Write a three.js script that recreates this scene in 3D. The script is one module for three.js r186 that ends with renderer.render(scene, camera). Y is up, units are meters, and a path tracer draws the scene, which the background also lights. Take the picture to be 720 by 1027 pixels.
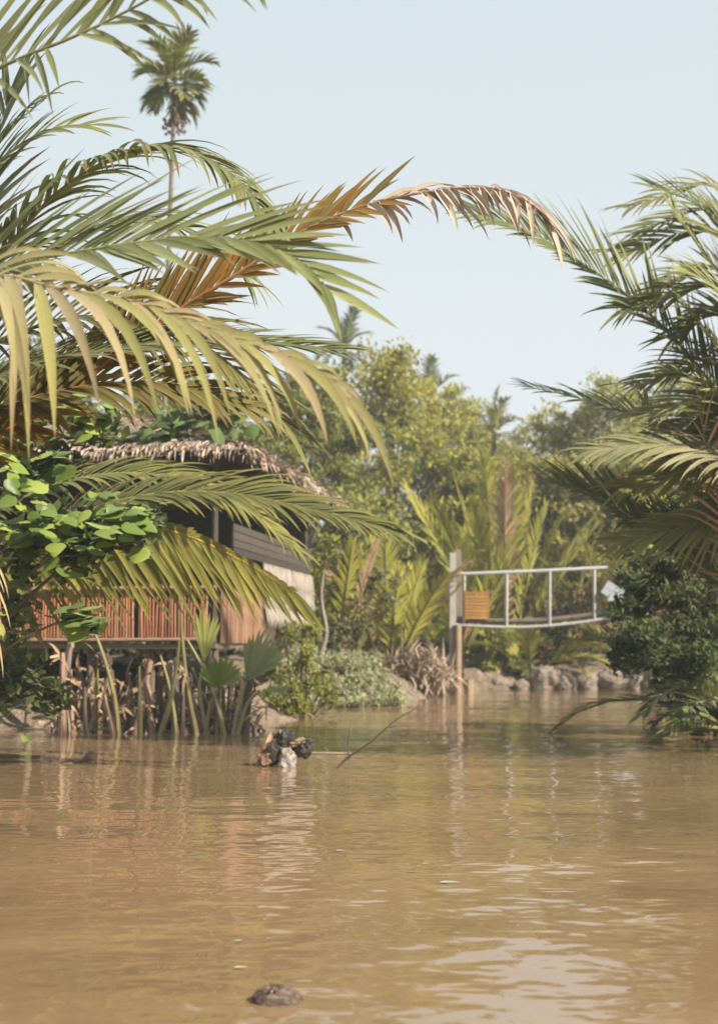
import * as THREE from 'three';
import { ImprovedNoise } from 'three/addons/math/ImprovedNoise.js';

// ---------------------------------------------------------------- camera, sky, sun, exposure
const scene = new THREE.Scene();
const FOCAL = 1239, PITCH = Math.atan((645 - 513.5) / FOCAL), EYE = new THREE.Vector3(0, 1.2, 0);
const camera = new THREE.PerspectiveCamera(2 * Math.atan(513.5 / FOCAL) * 180 / Math.PI, 717 / 1024, 0.1, 900);
camera.position.copy(EYE);
camera.rotation.set(PITCH, 0, 0);
camera.focus = 7.5;
camera.userData.fStop = 1.9;

const SUN = new THREE.Vector3(0.68, 0.64, 0.44).normalize();
{
  const w = 256, h = 128, data = new Float32Array(w * h * 4);
  const low = [0.425, 0.442, 0.456], mid = [0.342, 0.388, 0.41], high = [0.24, 0.32, 0.385];
  for (let j = 0; j < h; j++) {
    const el = ((j + 0.5) / h - 0.5) * Math.PI, e = Math.max(0, el);
    for (let i = 0; i < w; i++) {
      const k = (j * w + i) * 4, a = Math.min(1, e / 0.45), b = Math.max(0, Math.min(1, (e - 0.45) / 1.0));
      for (let c = 0; c < 3; c++) data[k + c] = (low[c] * (1 - a) + mid[c] * a) * (1 - b) + high[c] * b;
      data[k + 3] = 1;
    }
  }
  const sky = new THREE.DataTexture(data, w, h, THREE.RGBAFormat, THREE.FloatType);
  sky.mapping = THREE.EquirectangularReflectionMapping;
  sky.magFilter = sky.minFilter = THREE.LinearFilter;
  sky.needsUpdate = true;
  scene.background = sky;
  scene.environment = sky;
}
const sun = new THREE.DirectionalLight(new THREE.Color(1, 0.915, 0.765), 5.0);
sun.position.copy(SUN).multiplyScalar(80).add(new THREE.Vector3(0, 0, -20));
sun.target.position.set(0, 0, -20);
sun.castShadow = true;
sun.shadow.radius = 1.5;
sun.shadow.mapSize.set(4096, 4096);
Object.assign(sun.shadow.camera, { left: -45, right: 45, top: 45, bottom: -45, near: 1, far: 200 });
scene.add(sun, sun.target);
scene.fog = new THREE.FogExp2(new THREE.Color(0.86, 0.9, 0.94), 0.0017);

const renderer = new THREE.WebGLRenderer();
renderer.toneMapping = THREE.LinearToneMapping;
renderer.toneMappingExposure = 2.02;
renderer.shadowMap.enabled = true;

// ---------------------------------------------------------------- helpers
let seed = 7;
const rnd = () => { seed |= 0; seed = seed + 0x6D2B79F5 | 0; let t = Math.imul(seed ^ seed >>> 15, 1 | seed); t = t + Math.imul(t ^ t >>> 7, 61 | t) ^ t; return ((t ^ t >>> 14) >>> 0) / 4294967296; };
const rr = (a, b) => a + (b - a) * rnd();
const gauss = () => (rnd() + rnd() + rnd() - 1.5) * 1.15;
const V = (x, y, z) => new THREE.Vector3(x, y, z);
const UP = V(0, 1, 0);
const clamp = (x, a = 0, b = 1) => Math.min(b, Math.max(a, x));
const smooth = (a, b, x) => { const t = clamp((x - a) / (b - a)); return t * t * (3 - 2 * t); };
const lerp3 = (a, b, t) => [a[0] + (b[0] - a[0]) * t, a[1] + (b[1] - a[1]) * t, a[2] + (b[2] - a[2]) * t];
const scale3 = (a, k) => [a[0] * k, a[1] * k, a[2] * k];
const noise = new ImprovedNoise();
/** a point of the place, from a sight line (in photograph pixels) and its distance down the river */
function at(px, py, d) {
  const cx = (px - 360) / FOCAL, cy = (513.5 - py) / FOCAL, c = Math.cos(PITCH), s = Math.sin(PITCH);
  const f = c - cy * s, k = d / f;
  return V(EYE.x + cx * k, EYE.y + (cy * c + s) * k, EYE.z - d);
}
const used = {};
function numbered(name) { const n = used[name] = (used[name] ?? -1) + 1; return n ? `${name}_${String(n).padStart(3, '0')}` : name; }
function tag(o, label, category, group, kind) {
  o.userData = { label, category };
  if (group) o.userData.group = group;
  if (kind) o.userData.kind = kind;
  return o;
}
function thing(name, label, category, pos = V(0, 0, 0), group) {
  const o = new THREE.Group();
  o.name = numbered(name); o.position.copy(pos); scene.add(o);
  seed = 17; for (const ch of o.name) seed = seed * 31 + ch.charCodeAt(0) | 0;   // each thing has its own luck
  return tag(o, label, category, group);
}
function put(o, parent) { o.castShadow = o.receiveShadow = true; (parent ?? scene).add(o); return o; }

/** collects triangles with a colour per vertex; origin: where the mesh's parent stands */
class GB {
  constructor(origin = V(0, 0, 0)) { this.p = []; this.c = []; this.u = []; this.i = []; this.n = 0; this.o = origin; }
  v(p, c, u = 0, w = 0) { this.p.push(p.x - this.o.x, p.y - this.o.y, p.z - this.o.z); this.c.push(c[0], c[1], c[2]); this.u.push(u, w); return this.n++; }
  t(a, b, c) { this.i.push(a, b, c); }
  q(a, b, c, d) { this.i.push(a, b, c, a, c, d); }
  tube(pts, radius, sides, color, cap = true) {
    let t0 = null, nrm = null, prev = null, len = 0;
    const R = typeof radius === 'function' ? radius : () => radius, C = typeof color === 'function' ? color : () => color;
    pts.forEach((p, k) => {
      const T = (k < pts.length - 1 ? pts[k + 1].clone().sub(p) : p.clone().sub(pts[k - 1])).normalize();
      if (k) len += p.distanceTo(pts[k - 1]);
      if (!nrm) nrm = Math.abs(T.y) < 0.9 ? V(0, 1, 0).cross(T).normalize() : V(1, 0, 0).cross(T).normalize();
      nrm.addScaledVector(T, -nrm.dot(T)).normalize();
      const B = T.clone().cross(nrm), f = k / (pts.length - 1), row = [];
      for (let s = 0; s <= sides; s++) {
        const a = s / sides * Math.PI * 2, r = R(f, a);
        row.push(this.v(p.clone().addScaledVector(nrm, Math.cos(a) * r).addScaledVector(B, Math.sin(a) * r), C(f, a), s / sides * R(f, 0) * 6.28, len));
      }
      if (prev) for (let s = 0; s < sides; s++) this.q(prev[s], prev[s + 1], row[s + 1], row[s]);
      if (cap && (k === 0 || k === pts.length - 1)) {
        const m = this.v(p, C(f, 0), 0, len);
        const ring = []; for (let s = 0; s < sides; s++) ring.push(this.v(V(this.p[row[s] * 3] + this.o.x, this.p[row[s] * 3 + 1] + this.o.y, this.p[row[s] * 3 + 2] + this.o.z), C(f, 0), 0, len));
        for (let s = 0; s < sides; s++) k ? this.t(m, ring[s], ring[(s + 1) % sides]) : this.t(m, ring[(s + 1) % sides], ring[s]);
      }
      prev = row; t0 = T;
    });
    return this;
  }
  /** a beam between two points with flat faces */
  beam(a, b, w, h, color, up = UP) {
    const T = b.clone().sub(a).normalize(), S = T.clone().cross(up).normalize(), N = S.clone().cross(T), L = a.distanceTo(b);
    const c = (p, s, n) => p.clone().addScaledVector(S, s * w / 2).addScaledVector(N, n * h / 2);
    const face = (p, q, r, s, uw, ul) => { const k = [[p, 0, 0], [q, uw, 0], [r, uw, ul], [s, 0, ul]].map(([x, u, v]) => this.v(x, color, u, v)); this.q(...k); };
    face(c(a, -1, 1), c(a, 1, 1), c(b, 1, 1), c(b, -1, 1), w, L); face(c(a, 1, -1), c(a, -1, -1), c(b, -1, -1), c(b, 1, -1), w, L);
    face(c(a, 1, 1), c(a, 1, -1), c(b, 1, -1), c(b, 1, 1), h, L); face(c(a, -1, -1), c(a, -1, 1), c(b, -1, 1), c(b, -1, -1), h, L);
    face(c(a, -1, -1), c(a, 1, -1), c(a, 1, 1), c(a, -1, 1), w, h); face(c(b, -1, 1), c(b, 1, 1), c(b, 1, -1), c(b, -1, -1), w, h);
    return this;
  }
  /** a blade that starts at p along d, bends under its weight, and is folded along its midrib */
  blade(p, d, face, len, wid, droop, color, o = {}) {
    const K = o.k ?? 6, fold = o.fold ?? 0.22, D = d.clone().normalize(), P = p.clone(), curl = o.curl ?? 0;
    const F = face.clone(); let prev = null;
    for (let k = 0; k <= K; k++) {
      const s = k / K;
      const W = wid * 0.5 * (o.shape ? o.shape(s) : (s < 0.3 ? 0.45 + 0.55 * Math.sin(s / 0.3 * Math.PI / 2) : Math.pow(1 - Math.pow((s - 0.3) / 0.7, 1.35), 0.9)));
      F.addScaledVector(D, -F.dot(D)); if (F.lengthSq() < 1e-6) F.set(0.3, 0.2, 1); F.normalize();
      const A = D.clone().cross(F).normalize(), c = color(s), m = o.mid ? o.mid(s) : c;
      if (k === K) {
        const e = this.v(P, c, 0.5, len * s);
        this.t(prev[0], prev[1], e); this.t(prev[1], prev[2], e);
      } else {
        const row = [this.v(P.clone().addScaledVector(A, -W).addScaledVector(F, fold * W), c, 0, len * s), this.v(P, m, 0.5, len * s), this.v(P.clone().addScaledVector(A, W).addScaledVector(F, fold * W), c, 1, len * s)];
        if (prev) { this.q(prev[0], prev[1], row[1], row[0]); this.q(prev[1], prev[2], row[2], row[1]); }
        prev = row;
      }
      P.addScaledVector(D, len / K);
      D.y -= droop * (0.35 + 1.3 * s) / K;
      if (curl) D.applyAxisAngle(A, curl * s / K);
      D.normalize();
      if (o.twist) F.applyAxisAngle(D, o.twist / K);
    }
    return this;
  }
  geometry() {
    const g = new THREE.BufferGeometry();
    g.setAttribute('position', new THREE.Float32BufferAttribute(this.p, 3));
    g.setAttribute('color', new THREE.Float32BufferAttribute(this.c, 3));
    g.setAttribute('uv', new THREE.Float32BufferAttribute(this.u, 2));
    g.setIndex(this.i); g.computeVertexNormals();
    return g;
  }
  build(name, material, parent) { const m = new THREE.Mesh(this.geometry(), material); m.name = parent ? name : numbered(name); return put(m, parent); }
}

// ---------------------------------------------------------------- materials
function grainTexture(size, f, srgb = true) {
  const d = new Uint8Array(size * size * 4);
  for (let y = 0; y < size; y++) for (let x = 0; x < size; x++) {
    const v = clamp(f(x / size, y / size)) * 255, k = (y * size + x) * 4;
    d[k] = d[k + 1] = d[k + 2] = v; d[k + 3] = 255;
  }
  const t = new THREE.DataTexture(d, size, size, THREE.RGBAFormat);
  t.wrapS = t.wrapT = THREE.RepeatWrapping; t.magFilter = t.minFilter = THREE.LinearFilter;
  if (srgb) t.colorSpace = THREE.SRGBColorSpace;
  t.needsUpdate = true; return t;
}
/** noise that repeats after 1 in both directions */
function tiled(u, v, fu, fv, z) {
  const n = (a, b) => noise.noise(a * fu, b * fv, z);
  return (n(u, v) * (1 - u) + n(u - 1, v) * u) * (1 - v) + (n(u, v - 1) * (1 - u) + n(u - 1, v - 1) * u) * v;
}
const fibre = grainTexture(256, (u, v) => 0.78 + 0.3 * tiled(u, v, 22, 3, 1) + 0.2 * tiled(u, v, 60, 7, 5));
const veins = grainTexture(256, (u, v) => 0.95 + 0.12 * tiled(u, v, 18, 2, 1) + 0.07 * tiled(u, v, 50, 9, 5) - 0.4 * smooth(0.3, 0.55, tiled(u, v, 9, 14, 3)));
const rough = grainTexture(512, (u, v) => 0.78 + 0.35 * tiled(u, v, 7, 7, 2) + 0.3 * tiled(u, v, 23, 23, 6) + 0.25 * tiled(u, v, 70, 70, 9));
const repeat = (t, x, y) => { const c = t.clone(); c.repeat.set(x, y); c.needsUpdate = true; return c; };
const leafLike = (o = {}) => new THREE.MeshPhysicalMaterial({ vertexColors: true, side: THREE.DoubleSide, roughness: 0.92, specularIntensity: 0.35, transmission: 0.34, thickness: 0, clearcoat: 0.22, clearcoatRoughness: 0.36, ...o });
const M = {
  leaf: leafLike({ map: repeat(veins, 1, 0.8), bumpMap: repeat(veins, 1, 0.8), bumpScale: 0.003 }),
  far: leafLike({ transmission: 0.4, clearcoat: 0.06 }),
  dry: leafLike({ transmission: 0.2, clearcoat: 0.05 }),
  stalk: new THREE.MeshPhysicalMaterial({ vertexColors: true, roughness: 0.5, clearcoat: 0.2, clearcoatRoughness: 0.4 }),
  wood: new THREE.MeshStandardMaterial({ vertexColors: true, roughness: 0.85, map: repeat(fibre, 3, 1.2), bumpMap: repeat(fibre, 3, 1.2), bumpScale: 0.006 }),
  paint: new THREE.MeshStandardMaterial({ vertexColors: true, roughness: 0.55, map: repeat(fibre, 4, 0.7) }),
  straw: new THREE.MeshStandardMaterial({ vertexColors: true, roughness: 0.95, side: THREE.DoubleSide }),
  mud: new THREE.MeshStandardMaterial({ vertexColors: true, roughness: 0.9, map: repeat(rough, 0.6, 0.6), bumpMap: repeat(rough, 0.6, 0.6), bumpScale: 0.05 }),
  husk: new THREE.MeshStandardMaterial({ vertexColors: true, roughness: 0.6, map: repeat(fibre, 8, 2), bumpMap: repeat(fibre, 8, 2), bumpScale: 0.004 }),
};

// ---------------------------------------------------------------- the setting: river, banks
// the water's outline, as (x, distance down the river)
const WATER = [[-6, -14], [-3.1, -2], [-3.0, 4], [-3.4, 8], [-4.9, 12.5], [-6.0, 16.6], [-5.0, 17.6], [-1.4, 17.9], [-1.05, 19.5], [-1.5, 22.4], [-0.6, 23.4], [0.6, 24.0], [1.3, 27], [1.95, 30.6], [2.6, 32.2], [5, 33.0], [8, 33.2], [13, 35.5], [30, 42], [34, 36], [15, 28], [9, 25], [6.2, 22], [5.2, 19], [4.7, 15], [4.3, 11], [4.3, 4], [4.6, -2], [8, -14]];
function toWater(x, d) {          // metres to the water's edge, negative in the water
  let best = 1e9, inside = false;
  for (let i = 0, j = WATER.length - 1; i < WATER.length; j = i++) {
    const [ax, ay] = WATER[j], [bx, by] = WATER[i], ex = bx - ax, ey = by - ay;
    const t = clamp(((x - ax) * ex + (d - ay) * ey) / (ex * ex + ey * ey));
    best = Math.min(best, Math.hypot(x - ax - t * ex, d - ay - t * ey));
    if ((ay > d) !== (by > d) && x < (bx - ax) * (d - ay) / (by - ay) + ax) inside = !inside;
  }
  return inside ? -best : best;
}
function groundHeight(x, d) {
  const w = toWater(x, d) + 0.28 * noise.noise(x * 0.9, d * 0.9, 3.3);
  const rise = w < 0 ? Math.max(-0.7, w * 0.6) : 0.55 * smooth(0, 0.8, w) + 0.35 * smooth(0.8, 4, w);
  return rise + 0.09 * noise.noise(x * 1.7, d * 1.7, 1) + 0.04 * noise.noise(x * 5, d * 5, 2);
}
{
  const g = new GB(), xs = [], ds = [];
  for (let x = -400; x < -16; x += 32) xs.push(x);
  for (let x = -16; x <= 24; x += 0.25) xs.push(x);
  for (let x = 40; x <= 400; x += 40) xs.push(x);
  for (let d = -60; d < -2; d += 8) ds.push(d);
  for (let d = -2; d <= 44; d += 0.25) ds.push(d);
  for (let d = 60; d <= 600; d += 60) ds.push(d);
  for (const d of ds) for (const x of xs) {
    const k = 0.5 + 0.5 * noise.noise(x * 0.6, d * 0.6, 8), m = 0.5 + 0.5 * noise.noise(x * 3.1, d * 3.1, 12);
    const c = lerp3([0.20, 0.145, 0.095], [0.36, 0.27, 0.19], clamp(k * 0.6 + m * 0.5));
    g.v(V(x, groundHeight(x, d), -d), c, x, d);
  }
  for (let j = 0; j < ds.length - 1; j++) for (let i = 0; i < xs.length - 1; i++) { const a = j * xs.length + i; g.q(a, a + 1, a + 1 + xs.length, a + xs.length); }
  g.build('ground', M.mud).userData = { kind: 'structure', label: 'muddy brown river bank behind the water' };
}
{
  // water: slow swell in the mesh, small ripples in the bump
  const waves = [];
  for (let i = 0; i < 22; i++) {
    const lam = 0.55 * Math.pow(6, rnd()), dir = Math.PI / 2 + gauss() * 0.75;
    waves.push([Math.cos(dir) * 6.283 / lam, Math.sin(dir) * 6.283 / lam, rnd() * 6.283, 0.0006 * Math.pow(lam, 1.05)]);
  }
  const g = new THREE.BufferGeometry(), P = [], N = [], U = [], I = [], xs = [], ds = [];
  for (let x = -40; x < -7; x += 3) xs.push(x);
  for (let x = -7; x <= 7.001; x += 0.1) xs.push(x);
  for (let x = 9; x <= 45; x += 2) xs.push(x);
  for (let d = -14; d < 2.5; d += 1.5) ds.push(d);
  for (let d = 2.6; d < 45; d += 0.06 + 0.006 * d) ds.push(d);
  for (const d of ds) for (const x of xs) {
    let y = 0, sx = 0, sd = 0;
    const amp = 1 + 0.5 * noise.noise(x * 0.35, d * 0.25, 4);
    for (const [kx, kd, ph, a] of waves) { const q = kx * x + kd * d + ph; y += a * Math.sin(q) * amp; sx += a * kx * Math.cos(q) * amp; sd += a * kd * Math.cos(q) * amp; }
    P.push(x, y, -d); const n = V(-sx, 1, sd).normalize(); N.push(n.x, n.y, n.z); U.push(x, d);
  }
  const w = xs.length;
  for (let j = 0; j < ds.length - 1; j++) for (let i = 0; i < w - 1; i++) { const a = j * w + i; I.push(a, a + 1, a + 1 + w, a, a + 1 + w, a + w); }
  g.setAttribute('position', new THREE.Float32BufferAttribute(P, 3)); g.setAttribute('normal', new THREE.Float32BufferAttribute(N, 3)); g.setAttribute('uv', new THREE.Float32BufferAttribute(U, 2)); g.setIndex(I);
  const ripple = grainTexture(1024, (u, v) => 0.5 + 0.34 * tiled(u, v, 14, 22, 1) + 0.26 * tiled(u, v, 30, 44, 3) + 0.1 * tiled(u, v, 70, 100, 7), false);
  ripple.repeat.set(1 / 7, 1 / 7);
  const murk = grainTexture(512, (u, v) => 0.9 + 0.1 * tiled(u, v, 5, 9, 4) + 0.06 * tiled(u, v, 16, 24, 8));
  murk.repeat.set(1 / 17, 1 / 17);
  const m = new THREE.MeshPhysicalMaterial({ color: new THREE.Color().setRGB(0.268, 0.172, 0.09), map: murk, roughness: 0.03, ior: 1.75, bumpMap: ripple, bumpScale: 0.014 });
  const o = new THREE.Mesh(g, m); o.name = 'river'; put(o); o.userData = { kind: 'structure', label: 'brown muddy river water with soft ripples' };
}

// ---------------------------------------------------------------- palm fronds
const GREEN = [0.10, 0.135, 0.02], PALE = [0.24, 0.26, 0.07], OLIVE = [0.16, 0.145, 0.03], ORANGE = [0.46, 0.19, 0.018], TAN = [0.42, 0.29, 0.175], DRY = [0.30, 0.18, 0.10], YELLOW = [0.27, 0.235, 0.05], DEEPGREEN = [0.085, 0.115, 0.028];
/** rachis along pts with leaflets on both sides. o.how: 'each' (every leaflet a mesh), 'joined' (leaflets one mesh), 'one' (a far frond, one mesh) */
function frond(parent, pts, o) {
  const org = parent.position, curve = new THREE.CatmullRomCurve3(pts, false, 'centripetal'), L = curve.getLength();
  const r0 = o.rachis ?? 0.02, stalkCol = o.stalkCol ?? [0.2, 0.2, 0.06], from = o.from ?? 0.25;
  const g = new GB(org), sp = curve.getSpacedPoints(Math.max(6, Math.round(L / (o.how === 'one' ? 0.5 : 0.18))));
  g.tube(sp, f => r0 * (1.25 - 1.1 * f), o.how === 'one' ? 4 : 7, f => typeof stalkCol === 'function' ? stalkCol(f) : stalkCol, false);
  const mat = o.mat ?? M.leaf;
  let body = null;
  if (o.how !== 'one') { body = g.build('frond', M.stalk, parent); if (o.label) body.userData.label = o.label; }
  const joined = o.how === 'joined' ? new GB(org) : null;
  for (let i = 0; i < o.n; i++) for (const side of o.sides ?? [1, -1]) {
    if (rnd() < (side > 0 ? o.missNear ?? o.miss ?? 0.04 : o.missFar ?? o.miss ?? 0.04)) continue;
    const f = clamp((i + 0.5 + (side > 0 ? 0.22 : -0.22) + gauss() * 0.3) / o.n), t = from + (1 - from) * f;
    const P = curve.getPointAt(t), T = curve.getTangentAt(t);
    let S = T.clone().cross(UP); if (S.lengthSq() < 1e-4) S.set(1, 0, 0); S.normalize();
    const roll = (o.roll ?? 0) + (o.rollEnd ?? 0) * f;
    S.applyAxisAngle(T, roll); const N = S.clone().cross(T).normalize();
    const dead = typeof o.dead === 'function' ? o.dead(f) : o.dead ?? 0, isDead = rnd() < dead;
    const ang = ((o.a0 ?? 62) + ((o.a1 ?? 24) - (o.a0 ?? 62)) * f + gauss() * (o.spread ?? 7) * (isDead ? 2.5 : 1)) * Math.PI / 180, lift = (o.lift ?? 0.3) + gauss() * 0.12;
    const D = T.clone().multiplyScalar(Math.cos(ang)).addScaledVector(S, side * Math.sin(ang) * Math.cos(lift)).addScaledVector(N, Math.sin(ang) * Math.sin(lift));
    if (isDead && o.deadDown) { D.y -= o.deadDown * rnd(); D.normalize(); }
    const prof = o.profile ? o.profile(f) : (0.6 + 0.4 * smooth(0, 0.3, f)) * (1 - 0.5 * smooth(0.55, 1, f));
    const len = o.len * prof * rr(0.82, 1.12) * (rnd() < 0.07 ? rr(0.4, 0.8) : 1) * (isDead ? rr(0.45, 1.2) : 1) * (side > 0 ? o.nearLen ?? 1 : o.farLen ?? 1), wid = o.wid * rr(0.75, 1.12) * (side > 0 ? o.nearWid ?? 1 : 1) * (0.65 + 0.35 * prof);
    const k = rr(0.78, 1.25), a = scale3(isDead ? o.deadCol ?? TAN : lerp3(o.col ?? GREEN, o.col2 ?? PALE, rnd()), k);
    const tipCol = isDead ? scale3(o.deadCol ?? TAN, k * 0.8) : o.tip ?? lerp3(a, DRY, 0.75), tipFrom = isDead ? 0.6 : o.tipFrom ?? rr(0.62, 0.97);
    const col = s => lerp3(a, tipCol, smooth(tipFrom, tipFrom + 0.28, s));
    const midCol = s => lerp3(col(s), [0.36, 0.32, 0.12], 0.3);
    const droop = (o.droop ?? 0.6) * rr(0.7, 1.3) * (isDead ? o.deadDroop ?? 2.2 : 1);
    const b = o.how === 'each' ? new GB(org) : joined ?? g;
    b.blade(P, D, N, len, wid * (isDead ? o.deadWide ?? 0.6 : 1), droop, col, { k: o.how === 'one' ? 3 : 6, mid: o.how === 'one' ? null : midCol, fold: isDead ? 0.9 : o.fold ?? 0.3, twist: gauss() * (o.twist ?? 0.3) * (isDead ? 3 : 1) });
    if (o.how === 'each') b.build('leaflet', isDead ? M.dry : mat, body);
  }
  if (joined) joined.build('leaflets', mat, body).userData.kind = 'stuff';
  if (o.how === 'one') body = g.build('frond', mat, parent);
  return body;
}
const px = list => list.map(p => at(p[0], p[1], p[2]));

// the near palm, standing on the bank just outside the left of the picture
{
  const base = V(-3.75, groundHeight(-3.75, 6.6), -6.6);
  const p = thing('nipa_palm', 'big nipa palm reaching in from the left with broad drooping sunlit fronds', 'palm', base);
  const root = (dx, dz) => base.clone().add(V(dx, -0.05, dz));
  // dense lower growth first, farthest from the eye
  frond(p, [root(0.2, -0.3), ...px([[-150, 430, 7.2], [-20, 350, 7.1], [80, 318, 7.0], [170, 330, 6.9], [240, 372, 6.9], [285, 425, 6.9]])], { n: 62, len: 0.8, wid: 0.05, col: [0.12, 0.12, 0.025], col2: OLIVE, roll: 0.7, droop: 0.9, how: 'joined', from: 0.36, stalkCol: [0.2, 0.13, 0.04], rachis: 0.022 });
  frond(p, [root(0.1, -0.2), ...px([[-150, 520, 7.0], [-20, 420, 6.9], [80, 388, 6.8], [170, 385, 6.7], [250, 408, 6.7]])], { n: 46, len: 0.65, wid: 0.055, col: OLIVE, col2: [0.2, 0.15, 0.04], roll: 0.9, droop: 1.0, how: 'joined', from: 0.36, stalkCol: [0.3, 0.14, 0.04], rachis: 0.02 });
  // the long orange one that arches over the river, its end dead
  frond(p, [root(0.1, 0), ...px([[-150, 520, 7.1], [-60, 462, 7.05], [0, 436, 7], [55, 405, 6.9], [115, 358, 6.8], [178, 312, 6.7], [240, 274, 6.6], [300, 234, 6.5], [360, 208, 6.4], [430, 192, 6.3], [490, 188, 6.25], [528, 200, 6.2], [548, 222, 6.2]])],
    { n: 116, len: 0.64, wid: 0.056, col: ORANGE, col2: [0.24, 0.18, 0.04], tip: [0.3, 0.13, 0.05], tipFrom: 0.75, roll: 1.1, lift: 0.12, a0: 44, a1: 30, droop: 0.2, how: 'each', from: 0.3, dead: f => smooth(0.7, 0.8, f), deadDroop: 9, deadDown: 1.1, deadWide: 0.85, deadCol: [0.44, 0.345, 0.29], missNear: 0.45, nearLen: 0.75, rachis: 0.024,
      stalkCol: f => lerp3([0.40, 0.11, 0.035], [0.36, 0.22, 0.12], smooth(0.6, 0.8, f)), label: 'long orange frond arching over the river with a withered pale end', profile: f => (0.75 + 0.25 * smooth(0, 0.3, f)) * (1 - 0.42 * smooth(0.42, 0.68, f)) });
  frond(p, [root(0.15, -0.3), ...px([[-140, 440, 7.5], [-60, 350, 7.4], [10, 285, 7.3], [75, 240, 7.2], [140, 222, 7.1], [205, 238, 7.0], [250, 280, 7.0]])], { n: 56, len: 0.62, wid: 0.048, col: GREEN, col2: PALE, roll: 0.5, lift: 0.15, a0: 52, a1: 24, droop: 0.9, how: 'joined', from: 0.36, stalkCol: [0.24, 0.21, 0.06] });
  frond(p, [root(0.1, -0.25), ...px([[-150, 360, 7.3], [-70, 240, 7.2], [-10, 170, 7.1], [50, 130, 7.0], [95, 125, 7.0]])], { n: 44, len: 0.6, wid: 0.048, col: [0.15, 0.18, 0.06], col2: PALE, roll: 0.9, lift: 0.15, a0: 56, a1: 26, droop: 0.5, how: 'joined', from: 0.36 });
  // green arch behind
  frond(p, [root(0.2, -0.2), ...px([[-130, 420, 7.0], [-60, 330, 6.8], [0, 258, 6.6], [55, 195, 6.4], [110, 160, 6.2], [165, 147, 6.0], [215, 163, 5.9], [250, 192, 5.8], [268, 222, 5.75]])], { n: 72, len: 0.58, wid: 0.045, col: GREEN, col2: [0.16, 0.17, 0.05], roll: 0.35, lift: 0.1, a0: 50, a1: 24, droop: 1.6, how: 'each', from: 0.42, stalkCol: [0.22, 0.2, 0.05] });
  // level green frond with wide pale leaflets
  frond(p, [root(0.1, 0.2), ...px([[-140, 400, 6.0], [-60, 300, 5.6], [0, 266, 5.4], [60, 256, 5.2], [120, 246, 5.05], [190, 238, 4.95], [250, 242, 4.85], [300, 262, 4.8], [330, 292, 4.75]])], { n: 56, len: 0.7, wid: 0.05, col: [0.18, 0.215, 0.075], col2: [0.29, 0.32, 0.13], roll: 1.0, lift: 0.15, a0: 46, a1: 20, droop: 0.22, how: 'each', from: 0.45, nearLen: 0.8, stalkCol: [0.25, 0.24, 0.07] });
  frond(p, [root(0.1, -0.1), ...px([[-120, 450, 6.6], [0, 378, 6.3], [100, 352, 6.1], [190, 343, 6.0], [270, 344, 5.9], [330, 350, 5.8]])], { n: 58, len: 0.6, wid: 0.042, col: GREEN, col2: [0.17, 0.18, 0.06], roll: 0.55, lift: 0.2, a0: 48, a1: 14, droop: 0.4, how: 'joined', from: 0.4, stalkCol: [0.27, 0.22, 0.07] });
  // upright one at the very edge
  frond(p, [root(0, -0.1), ...px([[-190, 480, 6.6], [-90, 330, 6.5], [-35, 225, 6.5], [-5, 150, 6.4], [12, 92, 6.4]])], { n: 44, len: 0.8, wid: 0.05, col: [0.12, 0.16, 0.08], col2: [0.2, 0.23, 0.13], roll: 1.0, a0: 50, a1: 20, droop: 0.7, how: 'joined', from: 0.4 });
  frond(p, [root(0, -0.3), ...px([[-180, 420, 7.4], [-80, 250, 7.2], [-20, 170, 7.1], [20, 120, 7.0], [45, 100, 7.0]])], { n: 36, len: 0.6, wid: 0.055, col: DEEPGREEN, col2: GREEN, roll: 0.6, a0: 60, a1: 24, droop: 1.3, how: 'joined', from: 0.4 });
  // the topmost frond, its end above the picture
  frond(p, [root(0.1, 0.1), ...px([[-200, 330, 6.0], [-90, 135, 5.6], [0, 68, 5.3], [60, 43, 5.1], [115, 18, 5.0], [170, -12, 4.85], [225, -34, 4.7], [275, -40, 4.6]])], { n: 66, len: 1.0, wid: 0.072, missNear: 0.45, col: [0.18, 0.2, 0.055], col2: [0.25, 0.26, 0.085], roll: 1.1, lift: 0.1, a0: 64, a1: 44, droop: 0.5, nearLen: 0.8, nearWid: 0.5, how: 'each', from: 0.3, profile: f => 1 - 0.25 * smooth(0.6, 1, f), stalkCol: [0.24, 0.22, 0.06] });
  // nearest: long wide leaflets that hang down
  frond(p, [root(0.2, 0.3), ...px([[-120, 330, 5.2], [-50, 286, 5.0], [0, 276, 4.85], [60, 290, 4.7], [125, 300, 4.6], [190, 322, 4.5], [250, 345, 4.4], [298, 362, 4.3], [334, 384, 4.25], [360, 404, 4.2]])], { n: 40, len: 0.84, wid: 0.056, missNear: 0.15, col: [0.36, 0.265, 0.155], col2: [0.28, 0.265, 0.075], tip: [0.3, 0.26, 0.09], roll: 0.75, lift: 0.25, a0: 60, a1: 12, droop: 1.7, how: 'each', from: 0.4, nearLen: 1.3, farLen: 0.45, fold: 0.3, twist: 0.7, stalkCol: [0.3, 0.22, 0.09], rachis: 0.02, profile: f => 1.25 - 0.82 * smooth(0.25, 0.95, f), label: 'nearest frond with long wide leaflets hanging down' });  // pinkish-tan leaflet colour has the sun glare painted in
  // dead frond hanging straight down
  const hang = px([[-70, 500, 9.2], [-22, 560, 9.0], [-10, 620, 9.0], [-12, 680, 9.0], [-14, 722, 9.0]]);
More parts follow.
